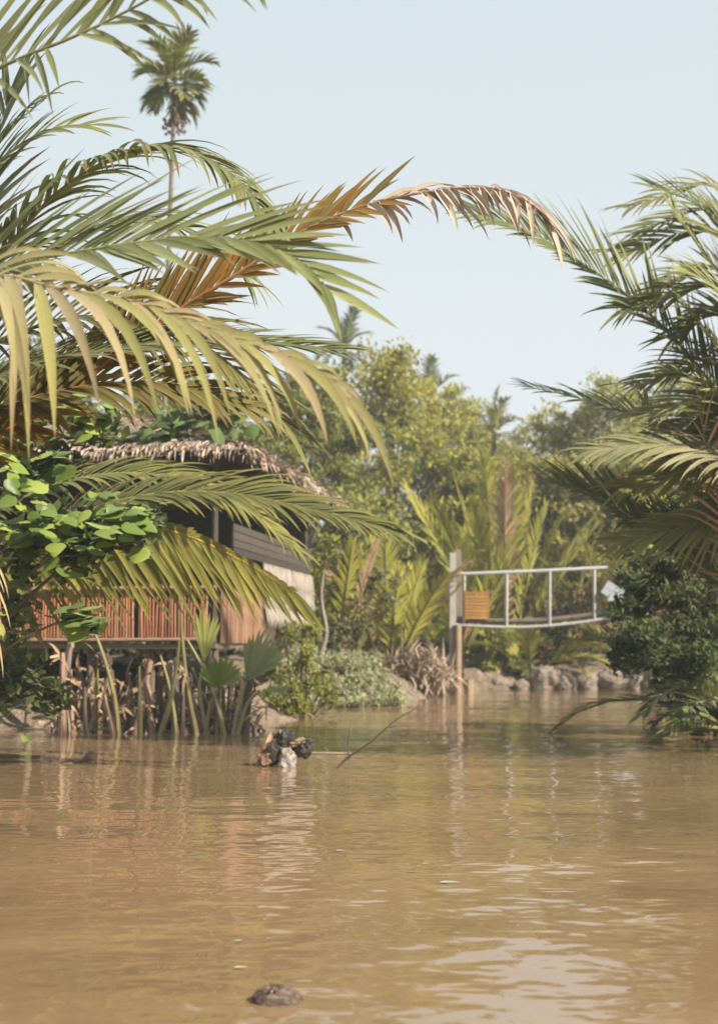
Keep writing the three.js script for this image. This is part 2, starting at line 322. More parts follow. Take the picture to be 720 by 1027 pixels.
  frond(p, [base.clone().add(V(0, 0.6, -1)), ...hang], { n: 34, len: 0.55, wid: 0.03, col: TAN, col2: DRY, tip: TAN, roll: 0.5, a0: 24, a1: 10, droop: 2, how: 'joined', from: 0.3, mat: M.dry, stalkCol: DRY, label: 'dead straw-coloured frond hanging at the picture edge' });
}

// the palm behind it, two fronds in front of the hut
{
  const base = V(-4.5, groundHeight(-4.5, 12.4), -12.4);
  const p = thing('nipa_palm', 'nipa palm whose yellow-green fronds hang before the thatched hut', 'palm', base);
  const root = (dx, dz) => base.clone().add(V(dx, -0.05, dz));
  frond(p, [root(0.2, 0.1), ...px([[-60, 610, 12.5], [30, 545, 12.3], [100, 508, 12], [170, 494, 11.8], [240, 496, 11.6], [310, 510, 11.4], [375, 526, 11.2], [402, 536, 11.2]])], { n: 84, len: 0.78, wid: 0.06, col: [0.13, 0.15, 0.04], col2: OLIVE, tip: YELLOW, tipFrom: 0.7, roll: 0.75, lift: 0.2, a0: 42, a1: 14, droop: 0.75, how: 'each', from: 0.36, nearLen: 0.8, stalkCol: [0.25, 0.22, 0.06], rachis: 0.022 });
  frond(p, [root(0.3, 0.4), ...px([[-60, 590, 12.2], [30, 535, 12.0], [95, 522, 11.9], [150, 528, 11.8], [190, 538, 11.7], [228, 555, 11.6], [260, 572, 11.5], [292, 592, 11.4]])], { n: 100, len: 1.2, wid: 0.07, col: [0.33, 0.28, 0.05], col2: [0.2, 0.21, 0.04], tip: [0.4, 0.28, 0.12], tipFrom: 0.88, roll: 1.3, lift: 0.05, a0: 74, a1: 14, droop: 0.25, how: 'each', from: 0.42, farLen: 0.14, stalkCol: f => lerp3([0.22, 0.2, 0.06], [0.5, 0.24, 0.03], smooth(0.35, 0.5, f)), rachis: 0.026, profile: f => 1.05 - 0.52 * smooth(0.3, 1, f), label: 'yellow-green frond with an orange rib, leaflets hanging to one side' });
  frond(p, [root(0.3, -0.1), ...px([[-60, 560, 12.9], [20, 500, 12.8], [100, 476, 12.6], [180, 480, 12.4], [250, 512, 12.3], [300, 552, 12.2]])], { n: 64, len: 0.66, wid: 0.05, col: GREEN, col2: YELLOW, tip: YELLOW, roll: 0.6, lift: 0.15, a0: 50, a1: 18, droop: 0.9, how: 'joined', from: 0.36, stalkCol: [0.25, 0.22, 0.06] });
  frond(p, [root(0, -0.2), ...px([[-90, 520, 12.8], [-40, 420, 12.7], [20, 360, 12.6], [90, 345, 12.5], [150, 370, 12.4]])], { n: 34, len: 0.7, wid: 0.05, col: GREEN, col2: OLIVE, roll: 0.5, droop: 0.9, how: 'joined', from: 0.35 });
}

// ---------------------------------------------------------------- the palms on the other side
{
  const base = V(5.35, groundHeight(5.35, 13.2), -13.2);
  const p = thing('nipa_palm', 'dark nipa palm leaning in from the right over the river', 'palm', base);
  const root = (dx, dz) => base.clone().add(V(dx, -0.05, dz));
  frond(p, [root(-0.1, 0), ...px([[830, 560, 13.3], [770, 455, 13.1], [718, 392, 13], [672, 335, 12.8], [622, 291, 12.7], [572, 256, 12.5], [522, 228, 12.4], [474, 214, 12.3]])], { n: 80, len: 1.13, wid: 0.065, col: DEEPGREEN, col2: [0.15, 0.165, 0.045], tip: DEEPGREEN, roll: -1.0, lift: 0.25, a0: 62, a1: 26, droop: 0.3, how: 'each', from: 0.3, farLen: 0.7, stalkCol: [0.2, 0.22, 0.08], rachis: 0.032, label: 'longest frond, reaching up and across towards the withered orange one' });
  frond(p, [root(0, 0.2), ...px([[860, 480, 12.8], [790, 310, 12.4], [730, 232, 12.2], [695, 203, 12], [655, 188, 11.9]])], { n: 52, len: 0.86, wid: 0.058, col: DEEPGREEN, col2: GREEN, roll: -0.8, lift: 0.3, a0: 58, a1: 20, droop: 0.3, how: 'joined', from: 0.4, rachis: 0.026 });
  frond(p, [root(0.1, -0.2), ...px([[880, 560, 13.4], [800, 400, 13.2], [745, 310, 13.1], [705, 255, 13], [676, 212, 13]])], { n: 46, len: 0.83, wid: 0.065, col: [0.2, 0.22, 0.09], col2: PALE, roll: -0.7, lift: 0.35, a0: 55, a1: 20, droop: 0.45, how: 'joined', from: 0.42 });
  frond(p, [root(0.1, 0.1), ...px([[850, 620, 13], [790, 480, 12.8], [740, 380, 12.5], [700, 325, 12.4], [678, 300, 12.3]])], { n: 44, len: 0.69, wid: 0.058, col: [0.14, 0.17, 0.04], col2: PALE, roll: -0.4, droop: 1.2, how: 'joined', from: 0.4 });
  frond(p, [root(0, -0.5), ...px([[850, 640, 14.2], [760, 510, 14.1], [690, 450, 14], [640, 418, 14], [590, 402, 14], [530, 388, 14]])], { n: 57, len: 0.71, wid: 0.046, col: [0.1, 0.13, 0.06], col2: [0.2, 0.22, 0.12], roll: -0.6, a0: 50, a1: 22, droop: 0.5, how: 'joined', from: 0.36 });
  frond(p, [root(-0.2, 0.1), ...px([[850, 690, 13.2], [770, 622, 13.1], [705, 572, 13], [650, 532, 13], [602, 500, 13], [553, 481, 13]])], { n: 75, len: 0.98, wid: 0.058, col: DEEPGREEN, col2: [0.15, 0.165, 0.045], roll: -0.85, lift: 0.1, a0: 55, a1: 20, droop: 0.15, how: 'each', from: 0.32, farLen: 0.35, stalkCol: [0.26, 0.3, 0.1], rachis: 0.03 });
  frond(p, [root(0, 0.4), ...px([[850, 600, 12.4], [770, 490, 12.2], [715, 457, 12], [660, 446, 12], [592, 452, 12]])], { n: 57, len: 0.80, wid: 0.052, col: [0.22, 0.23, 0.1], col2: [0.3, 0.27, 0.15], roll: -0.7, lift: 0.05, a0: 50, a1: 22, droop: 0.9, how: 'joined', from: 0.4, stalkCol: [0.36, 0.25, 0.14] });
  frond(p, [root(0.1, 0.3), ...px([[860, 560, 12.2], [800, 420, 12.0], [760, 340, 11.9], [720, 290, 11.8], [685, 270, 11.7]])], { n: 46, len: 0.8, wid: 0.06, col: [0.17, 0.19, 0.05], col2: PALE, roll: -0.9, lift: 0.2, a0: 56, a1: 22, droop: 0.5, how: 'joined', from: 0.35 });
  frond(p, [root(0.1, 0.1), ...px([[850, 600, 12.6], [790, 500, 12.5], [745, 430, 12.4], [705, 385, 12.3], [670, 372, 12.2]])], { n: 46, len: 0.75, wid: 0.06, col: [0.13, 0.16, 0.045], col2: [0.22, 0.22, 0.07], roll: -0.8, lift: 0.2, a0: 56, a1: 22, droop: 0.8, how: 'joined', from: 0.35 });
  frond(p, [root(0.1, -0.1), ...px([[860, 640, 13.2], [800, 560, 13.1], [750, 500, 13], [710, 470, 13], [672, 462, 13]])], { n: 46, len: 0.75, wid: 0.06, col: [0.08, 0.1, 0.03], col2: OLIVE, roll: -0.8, lift: 0.2, a0: 60, a1: 22, droop: 0.8, how: 'joined', from: 0.35 });
  for (let k = 0; k < 16; k++) {
    const ty = 200 + k * 22 + rr(-12, 12), tx = rr(615, 690), dd = rr(12.2, 14.2);
    frond(p, [root(gauss() * 0.2, gauss() * 0.3), ...px([[850, 640 - (20 - k) * 6, dd + 0.3], [800, 0.45 * ty + 300 + rr(-10, 10), dd + 0.2], [755, 0.8 * ty + 80, dd], [715, ty - 8, dd], [tx, ty + 14, dd]])], { n: 52, len: rr(0.65, 0.9), wid: 0.06, col: k % 3 ? [0.13, 0.15, 0.04] : [0.2, 0.2, 0.06], col2: k % 2 ? PALE : OLIVE, roll: rr(-1.1, -0.5), lift: 0.2, a0: 56, a1: 22, droop: rr(0.4, 1.1), how: 'joined', from: 0.35 });
  }
  frond(p, [root(-0.1, 0.2), ...px([[830, 700, 12.6], [755, 590, 12.4], [722, 510, 12.3], [708, 450, 12.2], [700, 400, 12.2]])], { n: 20, len: 0.98, wid: 0.039, col: [0.42, 0.24, 0.13], col2: [0.34, 0.18, 0.09], tip: [0.45, 0.3, 0.17], roll: 0.2, lift: 0.2, a0: 66, a1: 24, droop: 1.3, how: 'each', from: 0.35, mat: M.dry, stalkCol: [0.25, 0.12, 0.06], label: 'dead orange-brown frond with thin ribs' });
  frond(p, [root(0, 0), ...px([[840, 660, 13.4], [760, 560, 13.3], [700, 500, 13.2], [665, 450, 13.1], [645, 405, 13]])], { n: 57, len: 0.71, wid: 0.065, col: DEEPGREEN, col2: [0.15, 0.165, 0.045], roll: -0.4, droop: 1.0, how: 'joined', from: 0.35 });
  frond(p, [root(0, -0.3), ...px([[840, 690, 13.8], [770, 600, 13.8], [720, 545, 13.7], [670, 520, 13.6], [630, 520, 13.5]])], { n: 52, len: 0.69, wid: 0.058, col: DEEPGREEN, col2: GREEN, roll: -0.8, droop: 1.1, how: 'joined', from: 0.35 });
}

// ---------------------------------------------------------------- hut
{
  const corner = V(-1.95, 0, -17.05);
  const h = thing('thatched_hut', 'thatched bamboo hut on stilts above the left bank', 'hut', corner);
  h.rotation.y = -9.4 * Math.PI / 180;
  const W = 5.4, D = 6.2, FL = 1.22, EAVE = 3.8, RIDGE = 4.75;
  const wood = () => scale3([0.24, 0.18, 0.125], rr(0.7, 1.3));
  const P = (x, y, z) => V(x, y, z);
  // floor platform
  new GB().beam(P(-W / 2, FL - 0.06, 0.05), P(-W / 2, FL - 0.06, -D), W, 0.07, [0.24, 0.18, 0.125]).build('floor_platform', M.wood, h);
  for (let k = 0; k < 7; k++) for (const z of [-0.12, -2.1, -4.2, -6.0]) {
    if (z < -0.2 && k > 0 && k < 6) continue;
    const x = -k * W / 6 - 0.06;
    new GB().tube([P(x + gauss() * 0.05, -0.6, z), P(x, FL - 0.08, z)], 0.055, 8, wood()).build('stilt', M.wood, h);
  }
  for (const [x, z] of [[-0.06, -0.06], [-1.8, -0.06], [-3.6, -0.06], [-5.34, -0.06], [-0.06, -3], [-0.06, -6.1], [-5.34, -6.1]])
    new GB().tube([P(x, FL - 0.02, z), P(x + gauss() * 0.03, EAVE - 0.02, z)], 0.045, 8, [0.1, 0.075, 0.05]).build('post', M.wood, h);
  // front railing: bamboo slats
  for (let x = -W + 0.05, k = 0; x < -0.12; x += 0.043 + gauss() * 0.006, k++) {
    if (rnd() < 0.03) continue;
    const g = new GB(), y0 = FL + 0.05 + rr(-0.02, 0.02), y1 = FL + 0.76 + rr(-0.06, 0.07), c = scale3(lerp3([0.5, 0.165, 0.07], [0.6, 0.3, 0.17], rnd()), rr(0.6, 1.15)), t = gauss() * 0.02;
    g.tube([P(x, y0, 0.03), P(x + t * 0.5, (y0 + y1) / 2, 0.034), P(x + t, y1, 0.03)], rr(0.015, 0.02), 6, c).build('slat', M.wood, h);
  }
  new GB().tube([P(-W, FL + 0.03, 0.075), P(-W / 2, FL + 0.02, 0.08), P(0, FL + 0.03, 0.075)], 0.028, 7, [0.4, 0.24, 0.15]).build('bottom_rail', M.wood, h);
  new GB().tube([P(-W, FL + 0.74, 0.075), P(-W / 2, FL + 0.735, 0.08), P(0, FL + 0.74, 0.075)], 0.026, 7, [0.46, 0.27, 0.17]).build('top_rail', M.wood, h);
  // far walls
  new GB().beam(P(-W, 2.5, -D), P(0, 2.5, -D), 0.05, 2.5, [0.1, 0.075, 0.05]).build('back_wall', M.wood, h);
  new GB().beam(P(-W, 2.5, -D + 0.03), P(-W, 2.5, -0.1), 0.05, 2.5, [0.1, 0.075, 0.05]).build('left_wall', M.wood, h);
  // side towards the river: planks above a pale panel
  for (let k = 0; k < 4; k++) new GB().beam(P(0.03 + gauss() * 0.008, 2.52 + k * 0.115, -0.7), P(0.03, 2.52 + k * 0.115 + gauss() * 0.01, -D + 0.05), 0.025, 0.105, scale3([0.10, 0.078, 0.06], rr(0.6, 1.4))).build('plank', M.wood, h);  // shade of the eave is put into the dark plank colour
  const pale = new GB();
  for (let z = -2.4; z > -D; z -= 0.02) for (let r = 0; r < 3; r++) pale.blade(P(0.05 + r * 0.012, 2.46 - r * 0.3, z + gauss() * 0.02), V(0.18, -1, gauss() * 0.12), V(1, 0.1, 0), rr(0.32, 0.48), 0.035, 0.3, () => scale3([0.40, 0.34, 0.29], rr(0.7, 1.15)), { k: 3, fold: 0.2 });
  pale.build('thatch_panel', M.straw, h).userData.label = 'pale grey thatch panel on the side wall';
  new GB().beam(P(-0.01, 1.75, -0.15), P(-0.01, 1.75, -D + 0.04), 0.03, 1.05, [0.16, 0.11, 0.075]).build('side_wall', M.wood, h);
  for (let z = -0.1; z > -2.6; z -= 0.045 + gauss() * 0.006) {
    const y1 = FL + 0.9 + rr(-0.08, 0.1), t = gauss() * 0.02, c = scale3(lerp3([0.42, 0.17, 0.085], [0.5, 0.3, 0.19], rnd()), rr(0.5, 1.1));
    new GB().tube([P(0.03, FL - 0.02, z), P(0.034, FL + 0.4, z + t * 0.5), P(0.03, y1, z + t)], rr(0.015, 0.021), 6, c).build('slat', M.wood, h);
  }
  // roof
  const O = 0.5, A = [P(-W - O, EAVE, O), P(O, EAVE, O), P(O, EAVE, -D - O), P(-W - O, EAVE, -D - O)], R1 = P(-W / 2 - 0.6, RIDGE, -2.4), R2 = P(-W / 2 + 0.9, RIDGE, -2.4), R3 = P(-W / 2 + 0.9, RIDGE, -D + 2.4), R4 = P(-W / 2 - 0.6, RIDGE, -D + 2.4);
  const faces = [[A[0], A[1], R2, R1], [A[1], A[2], R3, R2], [A[2], A[3], R4, R3], [A[3], A[0], R1, R4]];
  const deck = new GB();
  for (const f of [...faces, [R1, R2, R3, R4]]) {
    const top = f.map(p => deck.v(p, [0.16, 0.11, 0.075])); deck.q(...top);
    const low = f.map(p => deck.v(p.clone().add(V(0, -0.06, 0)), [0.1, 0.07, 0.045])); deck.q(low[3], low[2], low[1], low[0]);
  }
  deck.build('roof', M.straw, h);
  const th = new GB();
  const straw = () => scale3(lerp3([0.44, 0.31, 0.22], [0.56, 0.45, 0.37], rnd()), rr(0.5, 1.2));
  for (const [a, b, c, d] of faces) {
    const out = b.clone().sub(a).cross(UP).normalize(), len = a.distanceTo(b), down = a.clone().add(b).sub(c).sub(d).normalize();
    for (let row = 0; row < 9; row++) {
      const f = row / 9;
      for (let s = 0; s < len; s += 0.02) {
        const e = clamp(s / len + gauss() * 0.004), lo = a.clone().lerp(b, e), hi = d.clone().lerp(c, e), q = lo.lerp(hi, f + 0.16 + gauss() * 0.01).add(V(0, 0.05 + rnd() * 0.03, 0));
        th.blade(q, down.clone().addScaledVector(out, gauss() * 0.06).add(V(gauss() * 0.07, rr(0.02, 0.14), gauss() * 0.07)), UP, rr(0.35, 0.75), rr(0.016, 0.036), row === 0 ? rr(0.4, 1.6) : 0.2, straw, { k: 3, fold: 0.25 });
      }
    }
    // ragged fringe along the eave
    for (let s = 0; s < len; s += 0.011) {
      const clump = 0.5 + 0.5 * noise.noise(s * 2.1, len, 5), q = a.clone().lerp(b, clamp(s / len)).add(V(0, rr(-0.02, 0.09), 0)).addScaledVector(out, rr(-0.12, 0.05));
      th.blade(q, out.clone().multiplyScalar(rr(0.2, 0.9)).add(V(gauss() * 0.25, rr(-0.9, 0.35), gauss() * 0.25)), UP, rr(0.1, 0.24) + 0.55 * smooth(0.55, 0.85, clump) * rnd(), rr(0.014, 0.04), rr(1.2, 4), straw, { k: 4, fold: 0.5, twist: gauss() * 1.5 });
    }
  }
  th.build('thatch', M.straw, h).userData.kind = 'stuff';
}

// ---------------------------------------------------------------- bridge
{
  const Z = -30, X0 = 2.3, X1 = 7.3;
  const b = thing('foot_bridge', 'narrow white-railed wooden footbridge across the river', 'bridge', V(X0, 0, Z));
  const P = (x, y, z) => V(x - X0, y, z - Z);
  const sag = x => { const t = (x - X0) / 3.7; return 1.66 - 0.09 * Math.sin(clamp(t, 0, 1) * Math.PI) + 0.16 * t * t; };
  const rail = x => 2.84 + 0.045 * (x - X0);
  const white = () => scale3([0.66, 0.67, 0.66], rr(0.9, 1.05));
  const line = (f, z, n = 14) => Array.from({ length: n + 1 }, (_, k) => { const x = X0 + (X1 - X0) * k / n; return P(x, f(x), z); });
  for (const z of [Z + 0.36, Z - 0.36]) new GB().tube(line(x => sag(x) - 0.02, z), 0.034, 8, scale3(white(), 0.85)).build('beam', M.paint, b);
  for (let k = 0; k < 9; k++) new GB().tube(line(x => sag(x) + 0.115 + 0.03 * noise.noise(x * 1.3, k * 3.1, 0), Z - 0.32 + k * 0.08), rr(0.05, 0.07), 6, scale3([0.2, 0.155, 0.12], rr(0.7, 1.3))).build('deck_pole', M.wood, b);
  for (let x = X0 + 0.3; x < X1; x += 0.62) new GB().tube([P(x, sag(x) + 0.135, Z - 0.42), P(x + 0.03, sag(x) + 0.135, Z + 0.42)], 0.022, 6, scale3([0.22, 0.17, 0.13], rr(0.7, 1.2))).build('cross_stick', M.wood, b);
  new GB().tube([P(X0, rail(X0), Z + 0.36), P(4.1, rail(4.1) - 0.01, Z + 0.36), P(5.95, rail(5.95), Z + 0.36)], 0.042, 8, white()).build('handrail', M.paint, b);
  for (const x of [X0 + 0.2, 3.52, 4.55, 5.62]) new GB().tube([P(x, sag(x) - 0.03, Z + 0.36), P(x + 0.02, rail(x), Z + 0.36)], 0.036, 8, white()).build('rail_post', M.paint, b);
  // posts that carry its end
  new GB().beam(P(2.2, -0.7, Z + 0.52), P(2.24, 3.35, Z + 0.52), 0.15, 0.1, [0.55, 0.52, 0.47], V(0, 0, 1)).build('support_post', M.wood, b);
  new GB().beam(P(2.5, -0.7, Z - 0.5), P(2.44, 3.5, Z - 0.5), 0.17, 0.12, [0.36, 0.27, 0.2], V(0, 0, 1)).build('support_post', M.wood, b);
  new GB().tube([P(2.3, -0.7, Z + 0.6), P(2.33, 1.62, Z + 0.6)], 0.1, 9, [0.42, 0.29, 0.18]).build('pile', M.wood, b);
  new GB().tube([P(2.62, -0.7, Z + 0.46), P(2.58, 0.34, Z + 0.46)], 0.12, 9, [0.44, 0.3, 0.19]).build('pile', M.wood, b);
  for (const x of [4.8, 5.0]) new GB().tube([P(x + 2.2, -0.7, Z), P(x + 2.2, 1.72, Z)], 0.07, 8, [0.3, 0.22, 0.15]).build('pile', M.wood, b);
  // slatted gate
  const g = thing('slatted_gate', 'small orange slatted gate at the near end of the footbridge', 'gate', V(2.5, sag(2.5) + 0.1, Z + 0.44));
  for (let k = 0; k < 8; k++) new GB().beam(V(0.02, 0.06 + k * 0.083, 0.02), V(0.6, 0.06 + k * 0.083, 0.02), 0.02, 0.068, scale3([0.52, 0.255, 0.06], rr(0.85, 1.15))).build('slat', M.wood, g);
  for (const x of [0.05, 0.57]) new GB().beam(V(x, 0, -0.005), V(x, 0.72, -0.005), 0.05, 0.028, [0.42, 0.2, 0.05], V(0, 0, 1)).build('upright', M.wood, g);
  // pale boards that lean at the other side
  const r = thing('leaning_board', 'pale bluish board leaning against the far rail beside the dark bush', 'board', V(5.85, 0, Z + 0.5));
  new GB().beam(V(0, 2.55, 0), V(0.75, 2.05, 0.05), 0.34, 0.04, [0.55, 0.6, 0.66], V(0, 0, 1)).build('board', M.paint, r);
  new GB().beam(V(0.1, 2.3, 0.06), V(0.7, 1.9, 0.09), 0.2, 0.03, [0.62, 0.64, 0.66], V(0, 0, 1)).build('board', M.paint, r);
}

// ---------------------------------------------------------------- leaves, trees
function leafGeometry(long, wide, bend = 0.15) {
  const g = new GB(), c = [1, 1, 1];
  const m0 = g.v(V(0, 0, 0), c), m1 = g.v(V(0, long * 0.5, bend * long * 0.5), c), tip = g.v(V(0, long, -bend * long * 0.2), c), l = g.v(V(-wide / 2, long * 0.4, 0), c), r = g.v(V(wide / 2, long * 0.4, 0), c);
  g.t(m0, r, m1); g.t(r, tip, m1); g.t(m0, m1, l); g.t(m1, tip, l);
  return g.geometry();
}
const tinted = leafLike({ vertexColors: false, transmission: 0.38, clearcoat: 0.12 });
/** leaves scattered in clumps: one part of a tree or bush */
function foliage(parent, name, clumps, per, size, cols, o = {}) {
  const g = leafGeometry(size, size * (o.slim ?? 0.5)), n = clumps.length * per, im = new THREE.InstancedMesh(g, o.mat ?? tinted, n);
  const m = new THREE.Matrix4(), q = new THREE.Quaternion(), e = new THREE.Euler(), col = new THREE.Color();
  let k = 0;
  for (const [c, r] of clumps) {
    const tone = rnd(), bright = rr(0.8, 1.15);
    for (let i = 0; i < per; i++) {
      const d = V(gauss(), gauss(), gauss()).multiplyScalar(0.62);
      const p = c.clone().add(V(d.x * r, d.y * r * (o.flat ?? 0.75), d.z * r)).sub(parent.position);
      e.set(rr(-1.9, 0.6) - 0.5, rnd() * 6.283, rr(-0.9, 0.9), 'YXZ'); q.setFromEuler(e);
      const s = rr(0.6, 1.3); m.compose(p, q, V(s, s, s)); im.setMatrixAt(k, m);
      const a = lerp3(cols[0], cols[1], clamp(tone * 0.7 + rnd() * 0.4)), v = bright * rr(0.75, 1.25);
      im.setColorAt(k++, col.setRGB(a[0] * v, a[1] * v, a[2] * v));
    }
  }
  im.name = name; put(im, parent); return im;
}
function broadleaf(label, base, height, spread, o) {
  const t = thing('broadleaf_tree', label, 'tree', base, 'trees along the far bank');
  const g = new GB(base), bark = [0.2, 0.16, 0.12], tips = [], top = base.clone().add(V(gauss() * 0.4, height * 0.55, gauss() * 0.3));
  const limb = (a, b, r0, r1, bow) => { const m = a.clone().lerp(b, 0.5).add(V(gauss() * bow, gauss() * bow * 0.5, gauss() * bow)); g.tube(new THREE.QuadraticBezierCurve3(a, m, b).getPoints(6), f => r0 + (r1 - r0) * f, 6, bark, false); };
  limb(base.clone().add(V(0, -0.3, 0)), top, height * 0.02 + 0.04, height * 0.012, 0.3);
  const R = o.low ?? 0.18;
  for (let i = 0; i < (o.limbs ?? 14); i++) {
    const el = clamp((i + rnd()) / (o.limbs ?? 14)), a = base.clone().lerp(top, clamp(el * 1.1 + rr(-0.2, 0), 0.15, 1)), az = i * 2.4 + gauss() * 0.5, y = base.y + height * (R + (0.96 - R) * el), k = spread * Math.sqrt(Math.max(0.12, 1 - Math.pow(2 * el - 0.8, 2))) * rr(0.55, 1);
    const e = V(base.x + Math.cos(az) * k, y, base.z + Math.sin(az) * k * 0.9);
    limb(a, e, height * 0.008 + 0.01, 0.012, 0.35); tips.push(e);
  }
  g.build('trunk', M.wood, t);
  const clumps = [];
  for (const e of tips) for (let i = 0; i < (o.sub ?? 6); i++) clumps.push([e.clone().add(V(gauss() * spread * 0.28, gauss() * spread * 0.22, gauss() * spread * 0.28)), spread * rr(0.16, 0.3)]);
  foliage(t, 'crown', clumps, o.per ?? 130, (o.leaf ?? 0.16) * 1.35, o.cols).userData.kind = 'stuff';
  return t;
}
const G = (pxl, d, y = 0) => { const q = at(pxl, 645, d); return V(q.x, groundHeight(q.x, d) + y, -d); };
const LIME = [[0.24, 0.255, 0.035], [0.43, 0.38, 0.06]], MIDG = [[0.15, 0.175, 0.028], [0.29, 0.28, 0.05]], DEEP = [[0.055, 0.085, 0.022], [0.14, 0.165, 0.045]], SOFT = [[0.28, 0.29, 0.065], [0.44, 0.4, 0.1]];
const THICK = { low: 0.02, limbs: 40, sub: 6, per: 120, leaf: 0.145 };
broadleaf('tall yellow-green tree behind the hut, highest of the far crowns', G(385, 40), 9.7, 3.0, { ...THICK, cols: LIME, limbs: 46 });
broadleaf('green tree close behind the right end of the thatched roof', G(305, 34), 7.8, 2.2, { ...THICK, cols: MIDG });
broadleaf('green tree behind the drooping fronds above the hut roof', G(170, 30), 6.6, 2.8, { ...THICK, cols: MIDG });
broadleaf('tree at the edge behind the hut', G(20, 30), 7.2, 2.6, { ...THICK, cols: MIDG });
broadleaf('pale tree behind the left support post of the footbridge', G(458, 46), 9.6, 2.6, { ...THICK, cols: SOFT });
broadleaf('low pale tree in the gap of sky above the footbridge', G(528, 50), 8.6, 3.0, { ...THICK, cols: SOFT });
broadleaf('rounded pale green tree above the far end of the footbridge', G(578, 47), 9.4, 2.4, { ...THICK, cols: LIME });
broadleaf('airy thin tree with sky showing through, beyond the leaning palm', G(625, 46), 10.4, 2.4, { ...THICK, cols: SOFT, per: 70, leaf: 0.15 });
broadleaf('bushy tree behind the palm fronds at the picture edge', G(695, 42), 9.6, 2.6, { ...THICK, cols: LIME, per: 80 });
broadleaf('lime-coloured bushy tree right behind the footbridge rail', G(570, 39), 6.0, 2.4, { ...THICK, cols: [[0.24, 0.22, 0.04], [0.38, 0.31, 0.07]] });
broadleaf('low green tree behind the footbridge posts', G(480, 39), 6.2, 2.2, { ...THICK, cols: LIME });
broadleaf('green bushy tree half hidden by the dark bush', G(650, 38), 6.6, 2.2, { ...THICK, cols: LIME });

// ---------------------------------------------------------------- palms of the background
function arc(base, az, el, len, sag, n = 6) {
  const pts = [base.clone()], D = V(Math.cos(az) * Math.cos(el), Math.sin(el), Math.sin(az) * Math.cos(el)), P = base.clone();
  for (let k = 0; k < n; k++) { P.addScaledVector(D, len / n); pts.push(P.clone()); D.y -= sag * (0.4 + k / n) / n * 2; D.normalize(); }
  return pts;
}
function tallPalm(name, label, base, height, o) {
  const t = thing(name, label, 'palm', base, o.group), top = base.clone().add(V(o.lean ?? 0, height, 0));
  const g = new GB(base), c1 = [0.3, 0.25, 0.2];
  g.tube(new THREE.QuadraticBezierCurve3(base.clone().add(V(0, -0.3, 0)), base.clone().add(V(-(o.lean ?? 0) * 0.3, height * 0.5, 0)), top).getPoints(40), (f, a) => o.r * (1.25 - 0.4 * f) * (1 + 0.07 * Math.sin(f * 40 * 3.14)), 9, f => scale3(c1, 0.85 + 0.2 * Math.sin(f * 125)), false);
  g.build('trunk', M.wood, t);
  for (let i = 0; i < o.n; i++) {
    const az = i * 2.4 + gauss() * 0.3, el = o.el0 + (o.el1 - o.el0) * (i / (o.n - 1)), len = o.len * rr(0.85, 1.1) * (0.75 + 0.25 * i / o.n);
    frond(t, arc(top.clone().add(V(0, 0.02 * i, 0)), az, el, len, o.sag * rr(0.8, 1.2)), { n: o.leaflets ?? 26, len: o.leaf, wid: o.wid ?? 0.06, col: o.col, col2: o.col2, roll: gauss() * 0.3, lift: o.lift ?? 0.2, a0: 62, a1: 28, droop: o.droop ?? 0.8, how: 'one', from: 0.12, rachis: 0.02, mat: M.far, dead: i < (o.deadN ?? 0) ? 1 : 0 });
  }
  return { t, top };
}
{
  const { t, top } = tallPalm('areca_palm', 'single tall slim palm standing above everything with a small crown and a fruit bunch', G(161, 26), 12.45, { r: 0.055, n: 17, el0: -0.8, el1: 1.15, len: 1.02, sag: 0.9, leaf: 0.5, wid: 0.075, col: [0.12, 0.15, 0.035], col2: [0.3, 0.29, 0.08], leaflets: 22, lift: 0.35, droop: 0.9, lean: 0.12 });
  const g = new GB(t.position);
  for (let i = 0; i < 46; i++) { const c = top.clone().add(V(gauss() * 0.22, -0.9 + gauss() * 0.2, gauss() * 0.2)); g.tube([c.clone().add(V(0, 0.04, 0)), c, c.clone().add(V(0, -0.04, 0))], f => 0.035 * (f === 0.5 ? 1 : 0.45), 5, scale3([0.24, 0.13, 0.11], rr(0.6, 1.3))); }
  for (let i = 0; i < 14; i++) g.tube([top.clone().add(V(0, -0.4, 0)), top.clone().add(V(gauss() * 0.2, -0.9 + gauss() * 0.2, gauss() * 0.2))], 0.012, 4, [0.2, 0.13, 0.08]);
  g.build('fruit_bunch', M.husk, t);
}
tallPalm('coconut_palm', 'palm tuft rising behind the tall yellow-green tree near the sky gap', G(345, 43), 10.6, { r: 0.1, n: 14, el0: -0.4, el1: 1.4, len: 1.5, sag: 0.8, leaf: 0.5, col: [0.12, 0.15, 0.06], col2: [0.22, 0.24, 0.1], group: 'palms of the far bank' });
tallPalm('coconut_palm', 'small palm crown at the side of the tall yellow-green tree', G(432, 45), 9.2, { r: 0.1, n: 12, el0: -0.4, el1: 1.3, len: 1.4, sag: 0.9, leaf: 0.5, col: [0.14, 0.17, 0.07], col2: [0.24, 0.25, 0.11], group: 'palms of the far bank' });
tallPalm('coconut_palm', 'yellowish palm with one upright leaf in the middle of the sky gap', G(497, 43), 7.5, { r: 0.1, n: 14, el0: -0.5, el1: 1.5, len: 1.5, sag: 0.85, leaf: 0.55, col: [0.2, 0.2, 0.06], col2: [0.3, 0.27, 0.1], group: 'palms of the far bank' });

